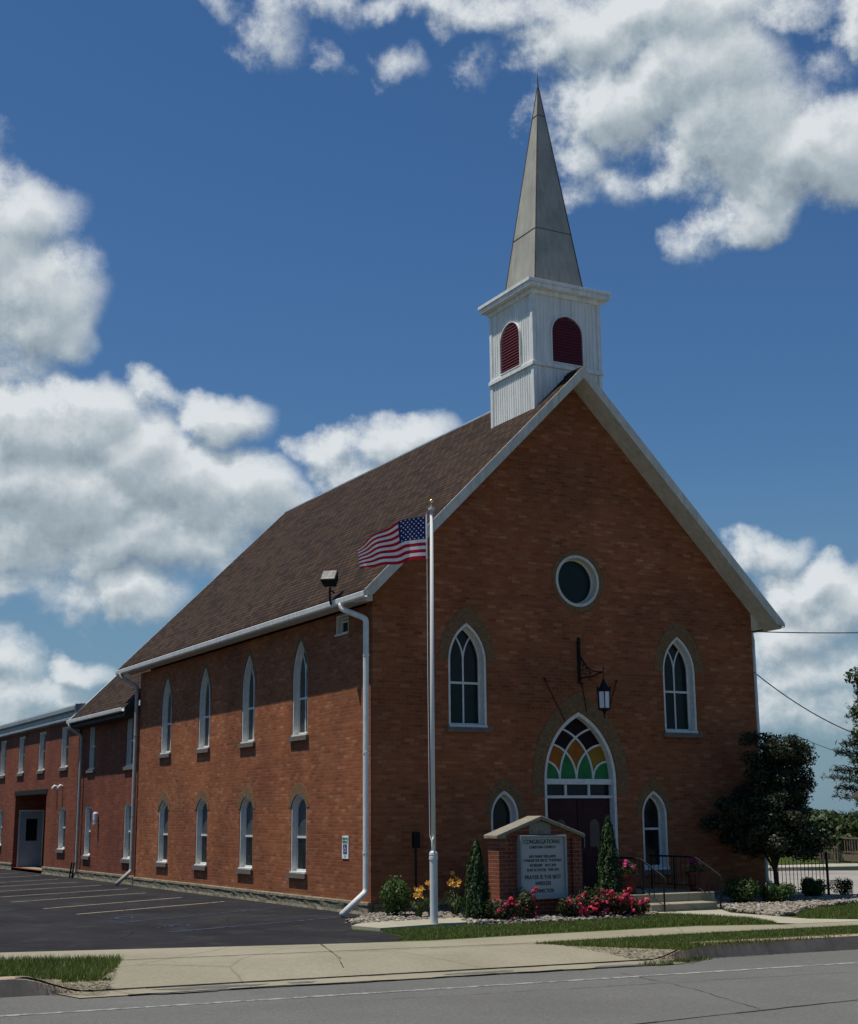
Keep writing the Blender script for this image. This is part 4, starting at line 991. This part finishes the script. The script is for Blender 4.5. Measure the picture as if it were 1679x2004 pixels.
for s, size, z, w in (('CONGREGATIONAL', .115, 1.435, .84), ('CHRISTIAN CHURCH', .075, 1.335, .60), ('REV MARK WILLIAMS', .075, 1.16, .60), ('YMINISTER RICK THOMAS', .075, 1.085, .86), ('WORSHIP   10:15 AM', .075, .995, .60), ('SUN SCHOOL  9:00 AM', .075, .91, .72), ('PRAYER IS THE BEST', .105, .775, .82), ('WIRELESS', .10, .66, .36), ('CONNECTION', .10, .52, .48)):
    text(s, size, MF(bc, z), 'letter_black', mb_, w)

# ------------------------------------------------------------------ flagpole and flag
FX, FY = -.31, -3.13
fp = thing('flagpole', 'white metal flagpole with sleeved base and gold ball at the church corner', 'flagpole', (FX, FY, 0))
m = MB(); m.tube([(FX, FY, 1.2), (FX, FY, 4), (FX+.02, FY, 7.66)], [.042, .040, .030], 14); m.build('pole', 'pole_alu', fp, smooth=True)
m = MB(); m.lathe([(.072, 0), (.072, 1.16), (.082, 1.165), (.082, 1.215), (.074, 1.22), (.080, 1.25), (.075, 1.29), (.045, 1.32)], (FX, FY, 0), 18); m.build('base_sleeve', 'pole_alu', fp)
m = MB(); m.lathe([(.035, 0), (.06, .01), (.06, .05), (.02, .06), (.012, .12)], (FX+.02, FY, 7.65), 12); m.build('truck', 'pole_alu', fp)
m = MB(); m.lathe([(.01, -.045)]+[(.046*math.cos(R(a)), .046*math.sin(R(a))) for a in range(-75, 90, 15)], (FX+.02, FY, 7.83), 14); m.build('finial', 'gold', fp, smooth=True)
flagdir = (Vector((-CR.x, -CR.y, 0)).normalized()+Vector((CF.x, CF.y, 0))*.22).normalized(); fn_ = Vector((-flagdir.y, flagdir.x, 0))
hal = Vector((FX, FY, 0))+flagdir*.075
m = MB(); m.tube([(hal.x, hal.y, 7.6), (hal.x-.005, hal.y, 4.5), (hal.x+.01, hal.y, 1.6), (FX-.03, FY-.04, 1.38)], .006, 5); m.tube([(FX-.02, FY-.045, 1.36), (FX-.055, FY-.06, 1.40), (FX-.05, FY-.06, 1.52), (FX-.03, FY-.045, 1.56)], .016, 6); m.build('halyard', 'white_paint', fp)
flag = thing('flag', 'stars and stripes flag blowing left from the flagpole', 'flag', (hal.x, hal.y, 7.1))
TZ, BZ = 7.55, 6.71; FL = 1.40
def FS(s, t):
    """s along the fly 0..1, t down the hoist 0..1"""
    z_top = TZ-.16*s*1.0-.62*max(0, s-.30)**1.12*1.0-.02*math.sin(9*s)
    z_bot = BZ-.13*s+.02*math.sin(7*s)
    tt = t**(1+.15*s)
    z = z_top+(z_bot-z_top)*tt
    fold = .10*math.sin(s*9.5+t*1.2)*min(1, s*4)+.05*math.sin(s*19+t*3)*min(1, s*3)+.22*s*(1-t)**2*math.sin(3*s)
    return hal+flagdir*(FL*s*.95+.02)+Vector((0, 0, z))+fn_*fold
m = MB(); NS, NTt = 60, 26
vs = [tuple(FS(i/NS, j/NTt)) for j in range(NTt+1) for i in range(NS+1)]
m.add(vs, [(j*(NS+1)+i, j*(NS+1)+i+1, (j+1)*(NS+1)+i+1, (j+1)*(NS+1)+i) for j in range(NTt) for i in range(NS)])
m.mi = []
for j in range(NTt):
    for i in range(NS): m.mi.append(2 if (j < 14 and i < 24) else (0 if (j//2) % 2 == 0 else 1))
m.build('cloth', ['flag_red', 'flag_white', 'flag_blue'], flag, smooth=True, recalc=False)
m = MB()
for rr in range(9):
    ncol = 6 if rr % 2 == 0 else 5
    for cc in range(ncol):
        s0_ = (.035+(cc+(0 if rr % 2 == 0 else .5))*.064)*1.0; t0 = .035+rr*.0585
        for side in (-1, 1):
            P = []
            for k in range(10):
                a = math.pi*k/5; r = .0215 if k % 2 == 0 else .0095; p = FS(s0_+r*math.sin(a)/FL, t0-r*math.cos(a)/.84)
                P.append(p+fn_*side*.004)
            c = FS(s0_, t0)+fn_*side*.004; m.add([c]+P, [(0, 1+k, 1+(k+1) % 10) for k in range(10)])
m.build('stars', 'flag_white', flag, recalc=False)
m = MB(); m.tube([tuple(FS(0, t)-flagdir*.012) for t in (0, .5, 1)], .014, 6)
m.tube([tuple(FS(0, 0)), (hal.x, hal.y, TZ+.02)], .008, 5); m.build('heading', 'flag_white', flag)

# ------------------------------------------------------------------ slab under the pole, rock beds
slab_pts = [G(690, 1816), G(745, 1820), G(912, 1809), G(925, 1796), G(905, 1790), G(700, 1811)]
o = sheet('stone_slab', [G(688, 1817), G(744, 1822), G(840, 1815), G(912, 1810), G(918, 1800), G(905, 1795), G(780, 1805), G(700, 1813)], .05, 'concrete_light', thick=.06); 
def inpoly(p, poly):
    x, y = p; c = False; j = len(poly)-1
    for i in range(len(poly)):
        if (poly[i][1] > y) != (poly[j][1] > y) and x < (poly[j][0]-poly[i][0])*(y-poly[i][1])/(poly[j][1]-poly[i][1])+poly[i][0]: c = not c
        j = i
    return c
ico = bmesh.new(); bmesh.ops.create_icosphere(ico, subdivisions=1, radius=1); IV = np.array([v.co[:] for v in ico.verts]); IF = [tuple(v.index for v in f.verts) for f in ico.faces]; ico.free()
simple('rock', (.38, .34, .28), .35, 5, .85, .2, bump=.3)
s = NT('rock_mix'); gi_ = s.new('ShaderNodeNewGeometry'); s.bump(s.noise(30, 3), .3, .01)
s.fin(s.ramp(gi_.outputs['Random Per Island'], [(0, (.10, .085, .07)), (.3, (.24, .21, .165)), (.6, (.33, .30, .24)), (.85, (.17, .13, .105)), (1, (.46, .43, .36))]), .85, .2)
def rocks(name, poly, n, size, mound=0):
    sheet(name+'_bed', poly, .008, 'gravel', 'structure')
    xs = [p[0] for p in poly]; ys = [p[1] for p in poly]; V = []; Fc = []; k = 0
    while k < n:
        p = (random.uniform(min(xs), max(xs)), random.uniform(min(ys), max(ys)))
        if not inpoly(p, poly): continue
        s_ = size*random.uniform(.45, 1.25); q = IV*np.array([s_*random.uniform(.7, 1.3), s_*random.uniform(.7, 1.2), s_*random.uniform(.45, .8)])*(1+rng.uniform(-.22, .22, (len(IV), 1)))
        a = random.uniform(0, 6.28); c, s2 = math.cos(a), math.sin(a); q = np.stack([q[:, 0]*c-q[:, 1]*s2, q[:, 0]*s2+q[:, 1]*c, q[:, 2]], 1)+np.array([p[0], p[1], s_*.3+mound*random.uniform(0, 1)])
        Fc += [tuple(i+len(V) for i in f) for f in IF]; V += [tuple(r) for r in q]; k += 1
    m = MB(); m.v = V; m.f = Fc; m.mi = [0]*len(Fc); return props(m.build(name, 'rock_mix', recalc=False), kind='stuff')
rocks('river_rocks', [(-.80, -.95), (-.25, -.15), (.0, -.12), (4.1, -.1), (4.1, -2.3), (4.6, -3.3), G(1240, 1798), G(1100, 1806), G(940, 1812), G(900, 1806), (1.3, -2.1), G(700, 1812), G(672, 1806)], 7000, .040, .05)
rocks('river_rocks', [(7.05, -.1), (7.0, -2.2), (6.7, -2.75), G(1450, 1788), G(1520, 1795), G(1558, 1792), G(1575, 1782), G(1679, 1768), (13, -2.6), (13, -.9), (10.9, -1.1), (10.4, -.1)], 8500, .046, .06)
# grass blades
def grass(name, poly, n, h=.075):
    xs = [p[0] for p in poly]; ys = [p[1] for p in poly]; P = []
    while len(P) < n:
        A = np.stack([rng.uniform(min(xs), max(xs), n), rng.uniform(min(ys), max(ys), n)], 1); P += [tuple(a) for a in A if inpoly(a, poly)]
    P = np.array(P[:n]); a = rng.uniform(0, 6.28, n); hh = h*rng.uniform(.5, 1.4, n); w = .006*rng.uniform(.7, 1.6, n)
    ln_ = rng.normal(0, .35, (n, 2))*hh[:, None]; v = np.empty((n, 3, 3))
    v[:, 0] = np.stack([P[:, 0]-np.cos(a)*w, P[:, 1]-np.sin(a)*w, np.zeros(n)], 1); v[:, 1] = np.stack([P[:, 0]+np.cos(a)*w, P[:, 1]+np.sin(a)*w, np.zeros(n)], 1)
    v[:, 2] = np.stack([P[:, 0]+ln_[:, 0], P[:, 1]+ln_[:, 1], hh], 1)
    me = bpy.data.meshes.new(name); me.vertices.add(n*3); me.vertices.foreach_set('co', v.reshape(-1)); me.loops.add(n*3); me.polygons.add(n)
    me.loops.foreach_set('vertex_index', np.arange(n*3)); me.polygons.foreach_set('loop_start', np.arange(n)*3); me.polygons.foreach_set('loop_total', np.full(n, 3))
    me.materials.append(MATS['grass_blade']); me.update(calc_edges=True); o = bpy.data.objects.new(name, me); COL.objects.link(o); return props(o, kind='stuff')
lawn1 = [G(780, 1841), G(840, 1840), G(1100, 1825), G(1365, 1811), G(1522, 1808), G(1470, 1799), G(1395, 1794), (4.95, -3.2), G(1240, 1799), G(1100, 1807), G(940, 1814), G(850, 1818), G(745, 1824), G(800, 1834)]
grass('lawn_grass', lawn1, 42000, .055)
verge = [G(1045, 1849), G(1345, 1832), G(1679, 1815), G(1679, 1833), G(1375, 1851), G(1345, 1860), G(1270, 1857)]
grass('lawn_grass', verge, 30000, .055)
grass('lawn_grass', [G(0, 1883), G(240, 1880), G(225, 1898), G(190, 1920), K(DL-.85, -.17), K(-11.5, -.17), (-10.5, -4.6)], 22000, .09)
grass('lawn_grass', [G(1560, 1796), G(1570, 1784), G(1679, 1770), (12, -3.3), (9, -6.0), G(1679, 1800)], 16000, .055)
grass('lawn_grass', [(12, 16.8), G(1500, 1697), G(1679, 1695), (50, 2), (60, 10), (40, 30), (14, 30)], 20000, .12)
grass('kerb_weeds', [K(-.2, .50), K(1.1, .1), K(1.3, .25), K(.1, .75)], 600, .06).location.z = ZR
grass('kerb_weeds', [K(DL-.3, -.25), K(DL+.3, -.15), K(DL+.3, .05), K(DL-.3, .02)], 260, .05).location.z = -.06

# ------------------------------------------------------------------ shrubs and flowers
def cone_shrub(x, y, r, h, label):
    t = thing('arborvitae', label, 'shrub', (x, y, 0), 'conical evergreens by the monument sign')
    n = 5200; z = rng.uniform(0, 1, n)**1.2; prof = r*np.clip(1.06*(1-z)**.62, .02, 1)*np.clip(.75+2.2*z, 0, 1); a = rng.uniform(0, 6.283, n); lump = 1+.16*np.sin(a*3+z*9)+.12*np.sin(a*7-z*14)
    rr = prof*lump*rng.uniform(.55, 1.05, n); P = np.stack([x+rr*np.cos(a), y+rr*np.sin(a), .03+z*h], 1); Q = np.stack([np.cos(a), np.sin(a), np.full(n, .35)], 1)
    leafmesh('foliage', P, Q, .065, 'leaf_arborvitae', t, .4, .35, up=1)
    m = MB(); m.tube([(x, y, 0), (x, y, h*.7)], [.035, .01], 6); m.build('trunk', 'bark', t)
cone_shrub(.88, -2.62, .26, 1.48, 'dark green conical evergreen left of the brick monument sign'); cone_shrub(4.08, -2.42, .30, 1.88, 'taller green conical evergreen between the monument sign and the steps')
def bush(x, y, r, h, label, mat='leaf_bush', n=2600, size=.06, name='shrub', group=None, squash=1):
    t = thing(name, label, 'shrub', (x, y, 0), group)
    cl = [(x, y, h*.45, r*.8, r*.8, h*.45)]+[(x+random.uniform(-.6, .6)*r, y+random.uniform(-.6, .6)*r, h*random.uniform(.35, .75), r*.4, r*.4, h*.28) for _ in range(9)]
    P, Q = ell_points(cl, n); P[:, 2] = np.clip(P[:, 2], .02, 9); leafmesh('foliage', P, Q, size, mat, t, .5)
    m = MB()
    for k in range(6):
        a = k*1.05; m.tube([(x, y, 0), (x+.25*r*math.cos(a), y+.25*r*math.sin(a), h*.3), (x+.6*r*math.cos(a), y+.6*r*math.sin(a), h*.65)], [.015, .011, .005], 5)
    m.build('stem', 'bark', t); return t
bush(.02, -.95, .42, .80, 'leafy green shrub against the front wall near the corner downspout')
bush(7.95, -1.85, .50, .62, 'low spreading green shrub on the rocks nearest the steps', group='low shrubs in the rock bed')
bush(8.75, -2.05, .42, .50, 'low green shrub in the rocks in front of the dark tree', group='low shrubs in the rock bed')
bush(10.75, -1.05, .36, .52, 'rounded green shrub in the rocks at the iron fence, third from the steps', group='low shrubs in the rock bed')
bush(11.75, -.95, .30, .46, 'small dark round shrub at the end of the iron fence', 'leaf_arborvitae', 1800, .04, group='low shrubs in the rock bed')
def rose(x, y, rx, h, label, nf, n=1500):
    n = int(n*1.7)
    t = thing('rose_bush', label, 'rose bush', (x, y, 0), 'pink rose bushes around the monument sign')
    cl = [(x, y, h*.45, rx*.85, .28, h*.42)]+[(x+random.uniform(-.8, .8)*rx, y+random.uniform(-.2, .2), h*random.uniform(.4, .75), .16, .16, h*.3) for _ in range(7)]
    P, Q = ell_points(cl, n, .3); P[:, 2] = np.clip(P[:, 2], .02, 9); leafmesh('foliage', P, Q, .055, 'leaf_rose', t, .6)
    m = MB()
    for k in range(7):
        a = random.uniform(0, 6.28); m.tube([(x, y, 0), (x+.5*rx*math.cos(a), y+.12*math.sin(a), h*.5), (x+.8*rx*math.cos(a), y+.2*math.sin(a), h*.9)], [.01, .007, .004], 5)
    m.build('stem', 'bark', t)
    for k in range(nf):
        a = random.uniform(0, 6.28); u = random.uniform(0, 1)**.5; zz = random.uniform(.18, 1.02)*h
        addflower(random.choice(ROSE), (x+rx*u*math.cos(a), y-abs(.27*math.sin(a))-.03, zz), t, random.uniform(.8, 1.35))
rose(1.15, -3.12, .28, .42, 'pink rose bush in front of the left sign pillar', 14, 1100); rose(1.62, -3.08, .24, .60, 'leggier pink rose bush below the left edge of the message board', 9, 900)
rose(2.62, -3.18, .30, .46, 'pink rose bush below the right corner of the message board', 18, 1200); rose(3.12, -3.25, .30, .60, 'tall pink rose bush in front of the right sign pillar', 22, 1400); rose(3.62, -3.28, .30, .50, 'full pink rose bush between the sign and the steps, right of the tall one', 24, 1300)
rose(4.05, -3.25, .22, .36, 'small pink rose bush nearest the concrete steps', 12, 700)
# day lilies
def trumpet():
    m = MB(); 
    for k in range(6):
        a = R(60*k); d = Vector((math.cos(a), math.sin(a), 0)); n_ = Vector((-math.sin(a), math.cos(a), 0)); P = [Vector((0, 0, 0)), d*.022+Vector((0, 0, .035)), d*.06+Vector((0, 0, .055))]
        m.add([P[0], P[1]+n_*.018, P[2], P[1]-n_*.018], [(0, 1, 2, 3)])
    o = m.build('t', 'petal_orange', recalc=False); me = o.data; bpy.data.objects.remove(o); return me
LILY = trumpet()
def daylily(x, y, h, nf, label):
    t = thing('day_lily', label, 'flower', (x, y, 0), 'orange day lilies by the front wall'); n = 70; vs = []; m = MB()
    for k in range(n):
        a = random.uniform(0, 6.28); L_ = h*random.uniform(.6, 1.0); r = random.uniform(.12, .32)*h*1.3; d = Vector((math.cos(a), math.sin(a), 0)); w = Vector((-math.sin(a), math.cos(a), 0))*.008; b = Vector((x, y, 0))+d*.03
        P = [b, b+d*r*.35+Vector((0, 0, L_*.6)), b+d*r*.8+Vector((0, 0, L_*.85)), b+d*r*1.3+Vector((0, 0, L_*.7))]
        m.add([P[0]-w, P[0]+w, P[1]+w, P[1]-w, P[2]+w*.8, P[2]-w*.8, P[3]], [(0, 1, 2, 3), (3, 2, 4, 5), (5, 4, 6)])
    m.build('leaves', 'leaf_lily', t, recalc=False); m = MB(); tips = []
    for k in range(nf):
        a = random.uniform(0, 6.28); r = random.uniform(.05, .22); tip = Vector((x+r*math.cos(a), y+r*math.sin(a)*.6, h*random.uniform(.95, 1.35))); m.tube([(x, y, 0), (x+r*.5*math.cos(a), y+r*.3*math.sin(a), h*.7), tip], .005, 4); tips.append(tip)
    m.build('stem', 'leaf_lily', t)
    for tp in tips:
        f = addflower(LILY, tp, t, random.uniform(.9, 1.3)); f.rotation_euler = (random.uniform(.4, 1.3), random.uniform(-.5, .5), random.uniform(-1, 1))
daylily(.12, -1.75, .46, 6, 'orange day lily clump left of the flagpole, closest to the shrub'); daylily(.42, -1.7, .50, 6, 'orange day lily clump just left of the flagpole base'); daylily(1.02, -1.55, .50, 4, 'orange day lily clump just right of the flagpole base')
daylily(1.30, -1.1, .62, 5, 'tall yellow-orange day lily clump between the flagpole and the conical evergreen'); daylily(1.9, -1.7, .6, 3, 'orange day lily clump half hidden behind the conical evergreen and sign')

# ------------------------------------------------------------------ trees
def tree(name, label, x, y, trunk_h, clumps, n, size, mat, group=None, tr=.09, aspect=.55, trunkmat='bark'):
    t = thing(name, label, 'tree', (x, y, 0), group)
    cz = sum(c[2] for c in clumps)/len(clumps)
    m = MB(); m.tube([(x, y, -.05), (x+.03, y, trunk_h*.5), (x, y, trunk_h), (x, y, cz)], [tr*1.3, tr, tr*.8, tr*.35], 8)
    for c in clumps[:16]: m.tube([(x, y, trunk_h*.9), ((x+c[0])/2, (y+c[1])/2, (trunk_h+c[2])/2+.1), c[:3]], [tr*.45, tr*.28, tr*.1], 5)
    m.build('trunk', trunkmat, t)
    P, Q = ell_points(clumps, n, .25); leafmesh('crown', P, Q, size, mat, t, aspect); return t
tx, ty = 9.46, -1.25
cl = []
OL = [((a-1510)/92, (1767-b)/91) for a, b in ((1388, 1575), (1430, 1548), (1468, 1542), (1478, 1480), (1484, 1424), (1515, 1420), (1548, 1440), (1582, 1442), (1590, 1500), (1614, 1560), (1606, 1592), (1578, 1600), (1588, 1650), (1575, 1672), (1500, 1680), (1430, 1655), (1400, 1610))]
while len(cl) < 150:
    dx, z = random.uniform(-1.35, 1.15), random.uniform(.95, 3.85)
    if not all(inpoly((dx+ox, z+oz), OL) for ox, oz in ((.06, 0), (-.06, 0), (0, .05), (0, -.05))): continue
    r = random.uniform(.16, .27) if z > 2.4 else random.uniform(.2, .32); wd = .75 if z < 2.6 else .45
    cl.append((tx+dx*.98, ty-dx*.2+random.uniform(-wd, wd), z, r*1.15, r*1.1, r*.75))
tree('ornamental_tree', 'low dark-leaved tree at the right front corner of the church', tx, ty, .75, cl, 52000, .07, 'leaf_dark', tr=.06)
# leafy branch tree leaning in at the right edge
def P2(px, py, dist):
    d = ray(px, py); return CL+d*dist
bt = P2(1792, 1480, 33); btx, bty = bt.x, bt.y
cl = [(btx+random.uniform(-.9, .9), bty+random.uniform(-.9, .9), z+random.uniform(-.2, .2), .42, .42, .26) for z in (3.3, 3.7, 4.1, 4.5, 4.9, 5.2, 5.6, 5.9) for _ in range(4)]
tree('leafy_tree', 'green broadleaf tree cut by the right edge of the picture above the pine', btx, bty, 2.4, cl, 11000, .12, 'leaf_green', tr=.12)
def pine(x, y, h, r, label, n=14000):
    t = thing('pine_tree', label, 'tree', (x, y, 0), 'dark pines beyond the gravel lot'); m = MB(); m.tube([(x, y, 0), (x, y, h)], [.22, .03], 8); P = []; Q = []
    nw = int(h*2.2)
    for k in range(nw):
        z = .8+(h-.8)*k/nw; L_ = r*(1-k/nw)**.8*random.uniform(.8, 1.1)
        for b in range(7):
            a = random.uniform(0, 6.28); d = Vector((math.cos(a), math.sin(a), 0)); e_ = Vector((x, y, z))+d*L_+Vector((0, 0, L_*.12)); m.tube([(x, y, z), e_], [.03, .01], 4)
            q = int(n/nw/7); u = rng.uniform(.15, 1, q)[:, None]; pts = np.array((x, y, z))+u*np.array(e_-Vector((x, y, z)))+rng.normal(0, .13, (q, 3))*(1.15-u*.5); P.append(pts); Q.append(np.tile([0, 0, 1.], (q, 1)))
    m.build('trunk', 'bark', t); leafmesh('crown', np.concatenate(P), np.concatenate(Q), .30, 'leaf_pine', t, .16, .8); return t
p = P2(1712, 1600, 68); pine(p.x, p.y, 8.6, 3.0, 'tall dark pine behind the deck at the right edge')
def hedge_tree(px, dist, top, base_r, label, mat='leaf_green', n=5000, size=.22):
    p = P2(px, 1620, dist); h = P2(px, top, dist).z; cl = [(p.x+random.uniform(-1, 1)*base_r*.6, p.y+random.uniform(-1, 1)*base_r*.6, h*random.uniform(.35, .82), base_r*.5, base_r*.5, h*.2) for _ in range(10)]
    tree('background_tree', label, p.x, p.y, h*.3, cl, n, size, mat, 'broadleaf trees beyond the lawn', .14)
hedge_tree(1600, 62, 1575, 1.7, 'bright green rounded tree right of the low dark-leaved tree'); hedge_tree(1655, 58, 1585, 1.5, 'mid green tree behind the wooden deck'); hedge_tree(1560, 75, 1600, 2.2, 'green tree half hidden behind the low dark-leaved tree', 'leaf_green'); hedge_tree(1700, 80, 1590, 3.0, 'dark green tree at the far right behind the others', 'leaf_pine')
hedge_tree(1510, 95, 1640, 3.0, 'low green tree seen through the gap under the low dark-leaved tree', 'leaf_green')
# shade tree just outside the frame, whose shadow crosses the gravel
# ------------------------------------------------------------------ background buildings and fences
def at2(px, dist): p = P2(px, 1640, dist); return p.x, p.y
hs2 = thing('tan_shed', 'low tan wall of a shed seen under the low dark-leaved tree', 'shed', (*at2(1550, 70), 0))
cx, cy = at2(1545, 70); m = MB(); m.box(cx-4.2, cx+1.6, cy, cy+3, 0, 1.75); m.build('wall', 'tan_wall', hs2)
m = MB(); m.prism([(cy-.2, 1.75), (cy+3.2, 1.75), (cy+1.5, 2.3)], lambda u, v, d: (d, u, v), cx-4.4, cx+1.8); m.build('roof', 'sheet_roof', hs2)
hcx, hcy = at2(1826, 62); hz = P2(1660, 1560, 62).z
hs3 = thing('house', 'house with a tan gabled roof cut by the right edge beyond the deck', 'house', (hcx, hcy, 0))
m = MB(); m.box(hcx-.9, hcx+7, hcy+.9, hcy+2.6, 0, hz-.1); m.build('wall', 'trim_cream', hs3)
m = MB(); m.prism([(hcy+.4, hz), (hcy+3.2, hz), (hcy+1.8, hz+.9)], lambda u, v, d: (d, u, v), hcx-1.6, hcx+7.4); rf3 = m.build('roof', 'tan_wall', hs3)
m = MB(); m.box(hcx-1.65, hcx+7.4, hcy+.3, hcy+.39, hz-.14, hz+.03); m.build('gutter', 'white_metal', rf3)
# wooden deck with railings
def railfence(name, label, a, b, z0, z1, nb, mats='wood_deck', cat='railing', group=None, post=.05, bal=.025, skirt=None):
    t = thing(name, label, cat, (*a, 0), group); a = Vector((*a, 0)); b = Vector((*b, 0)); d = b-a
    m = MB(); m.tube([a+Vector((0, 0, z1)), b+Vector((0, 0, z1))], post*.9, 4); m.tube([a+Vector((0, 0, z0+.1)), b+Vector((0, 0, z0+.1))], post*.6, 4); m.build('rail', mats, t)
    for i in range(nb+1):
        p = a+d*i/nb; q = (i % 6 == 0 or i == nb)
        m = MB(); m.tube([p+Vector((0, 0, 0 if q else z0+.02)), p+Vector((0, 0, z1+(.04 if q else 0)))], post if q else bal, 6 if q else 4); m.build('post' if q else 'baluster', mats, t)
    return t
da, db = at2(1604, 55), at2(1638, 54); zt1 = P2(1620, 1657, 55).z; zb1 = P2(1620, 1690, 55).z
railfence('stair_railing', 'weathered wooden stair railing left of the raised deck', da, db, max(.05, zb1), zt1, 7)
da, db = at2(1638, 57), at2(1720, 53); zt2 = P2(1660, 1640, 56).z; zb2 = P2(1660, 1672, 56).z
dk = railfence('deck', 'raised wooden deck with balusters at the right edge', da, db, zb2, zt2, 16, cat='deck')
m = MB(); A = Vector((*da, 0)); B = Vector((*db, 0)); nn = Vector((.4, 1, 0)).normalized()*3
m.add([A+Vector((0, 0, zb2-.25)), B+Vector((0, 0, zb2-.25)), B+nn+Vector((0, 0, zb2-.25)), A+nn+Vector((0, 0, zb2-.25)), A+Vector((0, 0, zb2)), B+Vector((0, 0, zb2)), B+nn+Vector((0, 0, zb2)), A+nn+Vector((0, 0, zb2))], [(0, 3, 2, 1), (4, 5, 6, 7), (0, 1, 5, 4), (1, 2, 6, 5), (2, 3, 7, 6), (3, 0, 4, 7)])
m.add([A+Vector((0, 0, 0)), B, B+Vector((0, 0, zb2-.26)), A+Vector((0, 0, zb2-.26))], [(0, 1, 2, 3)]); m.build('platform', 'tan_wall', dk)
# iron fence
fa = Vector((CW+.05, .4, 0)); fb = Vector((*G(1622, 1752), 0))
zf = 1.0
ifn = thing('iron_fence', 'low black iron picket fence running right from the church corner', 'fence', (fa.x, fa.y, 0)); d = fb-fa; nb = 19
m = MB(); m.tube([fa+Vector((0, 0, .74)), fb+Vector((0, 0, .74))], .012, 4); m.tube([fa+Vector((0, 0, .15)), fb+Vector((0, 0, .15))], .012, 4); m.build('rail', 'iron', ifn)
for i in range(nb+1):
    p = fa+d*i/nb; m = MB(); m.tube([p+Vector((0, 0, .05)), p+Vector((0, 0, .82)), p+Vector((0, 0, .87))], [.008, .008, .003], 4); m.build('picket', 'iron', ifn)
m = MB(); m.box(fb.x-.022, fb.x+.022, fb.y-.022, fb.y+.022, 0, .95); m.lathe([(.03, 0), (.04, .03), (.015, .07)], (fb.x, fb.y, .95), 8); m.build('post', 'iron', ifn)
# pale post beyond the lawn
p_ = at2(1553, 60); gp = thing('garden_post', 'pale post standing on the far lawn under the low dark-leaved tree', 'post', (*p_, 0)); m = MB(); m.tube([(*p_, 0), (*p_, 1.15)], [.10, .08], 8); m.tube([(p_[0]+.0, p_[1]-.0, 1.15), (p_[0], p_[1], 1.22)], [.12, .12], 8); m.build('shaft', 'grey_metal', gp)
# overhead wires
def wire(name, label, pts, r=.012):
    m = MB(); m.tube(pts, r, 5); o = m.build(name, 'cable_mat'); props(o, label, 'cable', 'overhead cables right of the church'); return o
def sagline(a, b, sag, n=14): return [a+(b-a)*i/n-Vector((0, 0, sag*4*(i/n)*(1-i/n))) for i in range(n+1)]
a = Vector((CW+.1, 2.2, 5.95)); wire('overhead_cable', 'upper cable leaving the church eave almost level to the right', sagline(hit(1476, 1236, 0, CW+.02), P2(1800, 1234, 42), .05), .014)
wire('overhead_cable', 'thick cable dropping from the church side wall down to the leafy tree', sagline(hit(1476, 1316, 0, CW+.05), P2(1690, 1442, 36), .16), .014)
wire('overhead_cable', 'thin distant cable above the low dark-leaved tree', sagline(P2(1560, 1440, 60), P2(1740, 1490, 60), .2), .012)
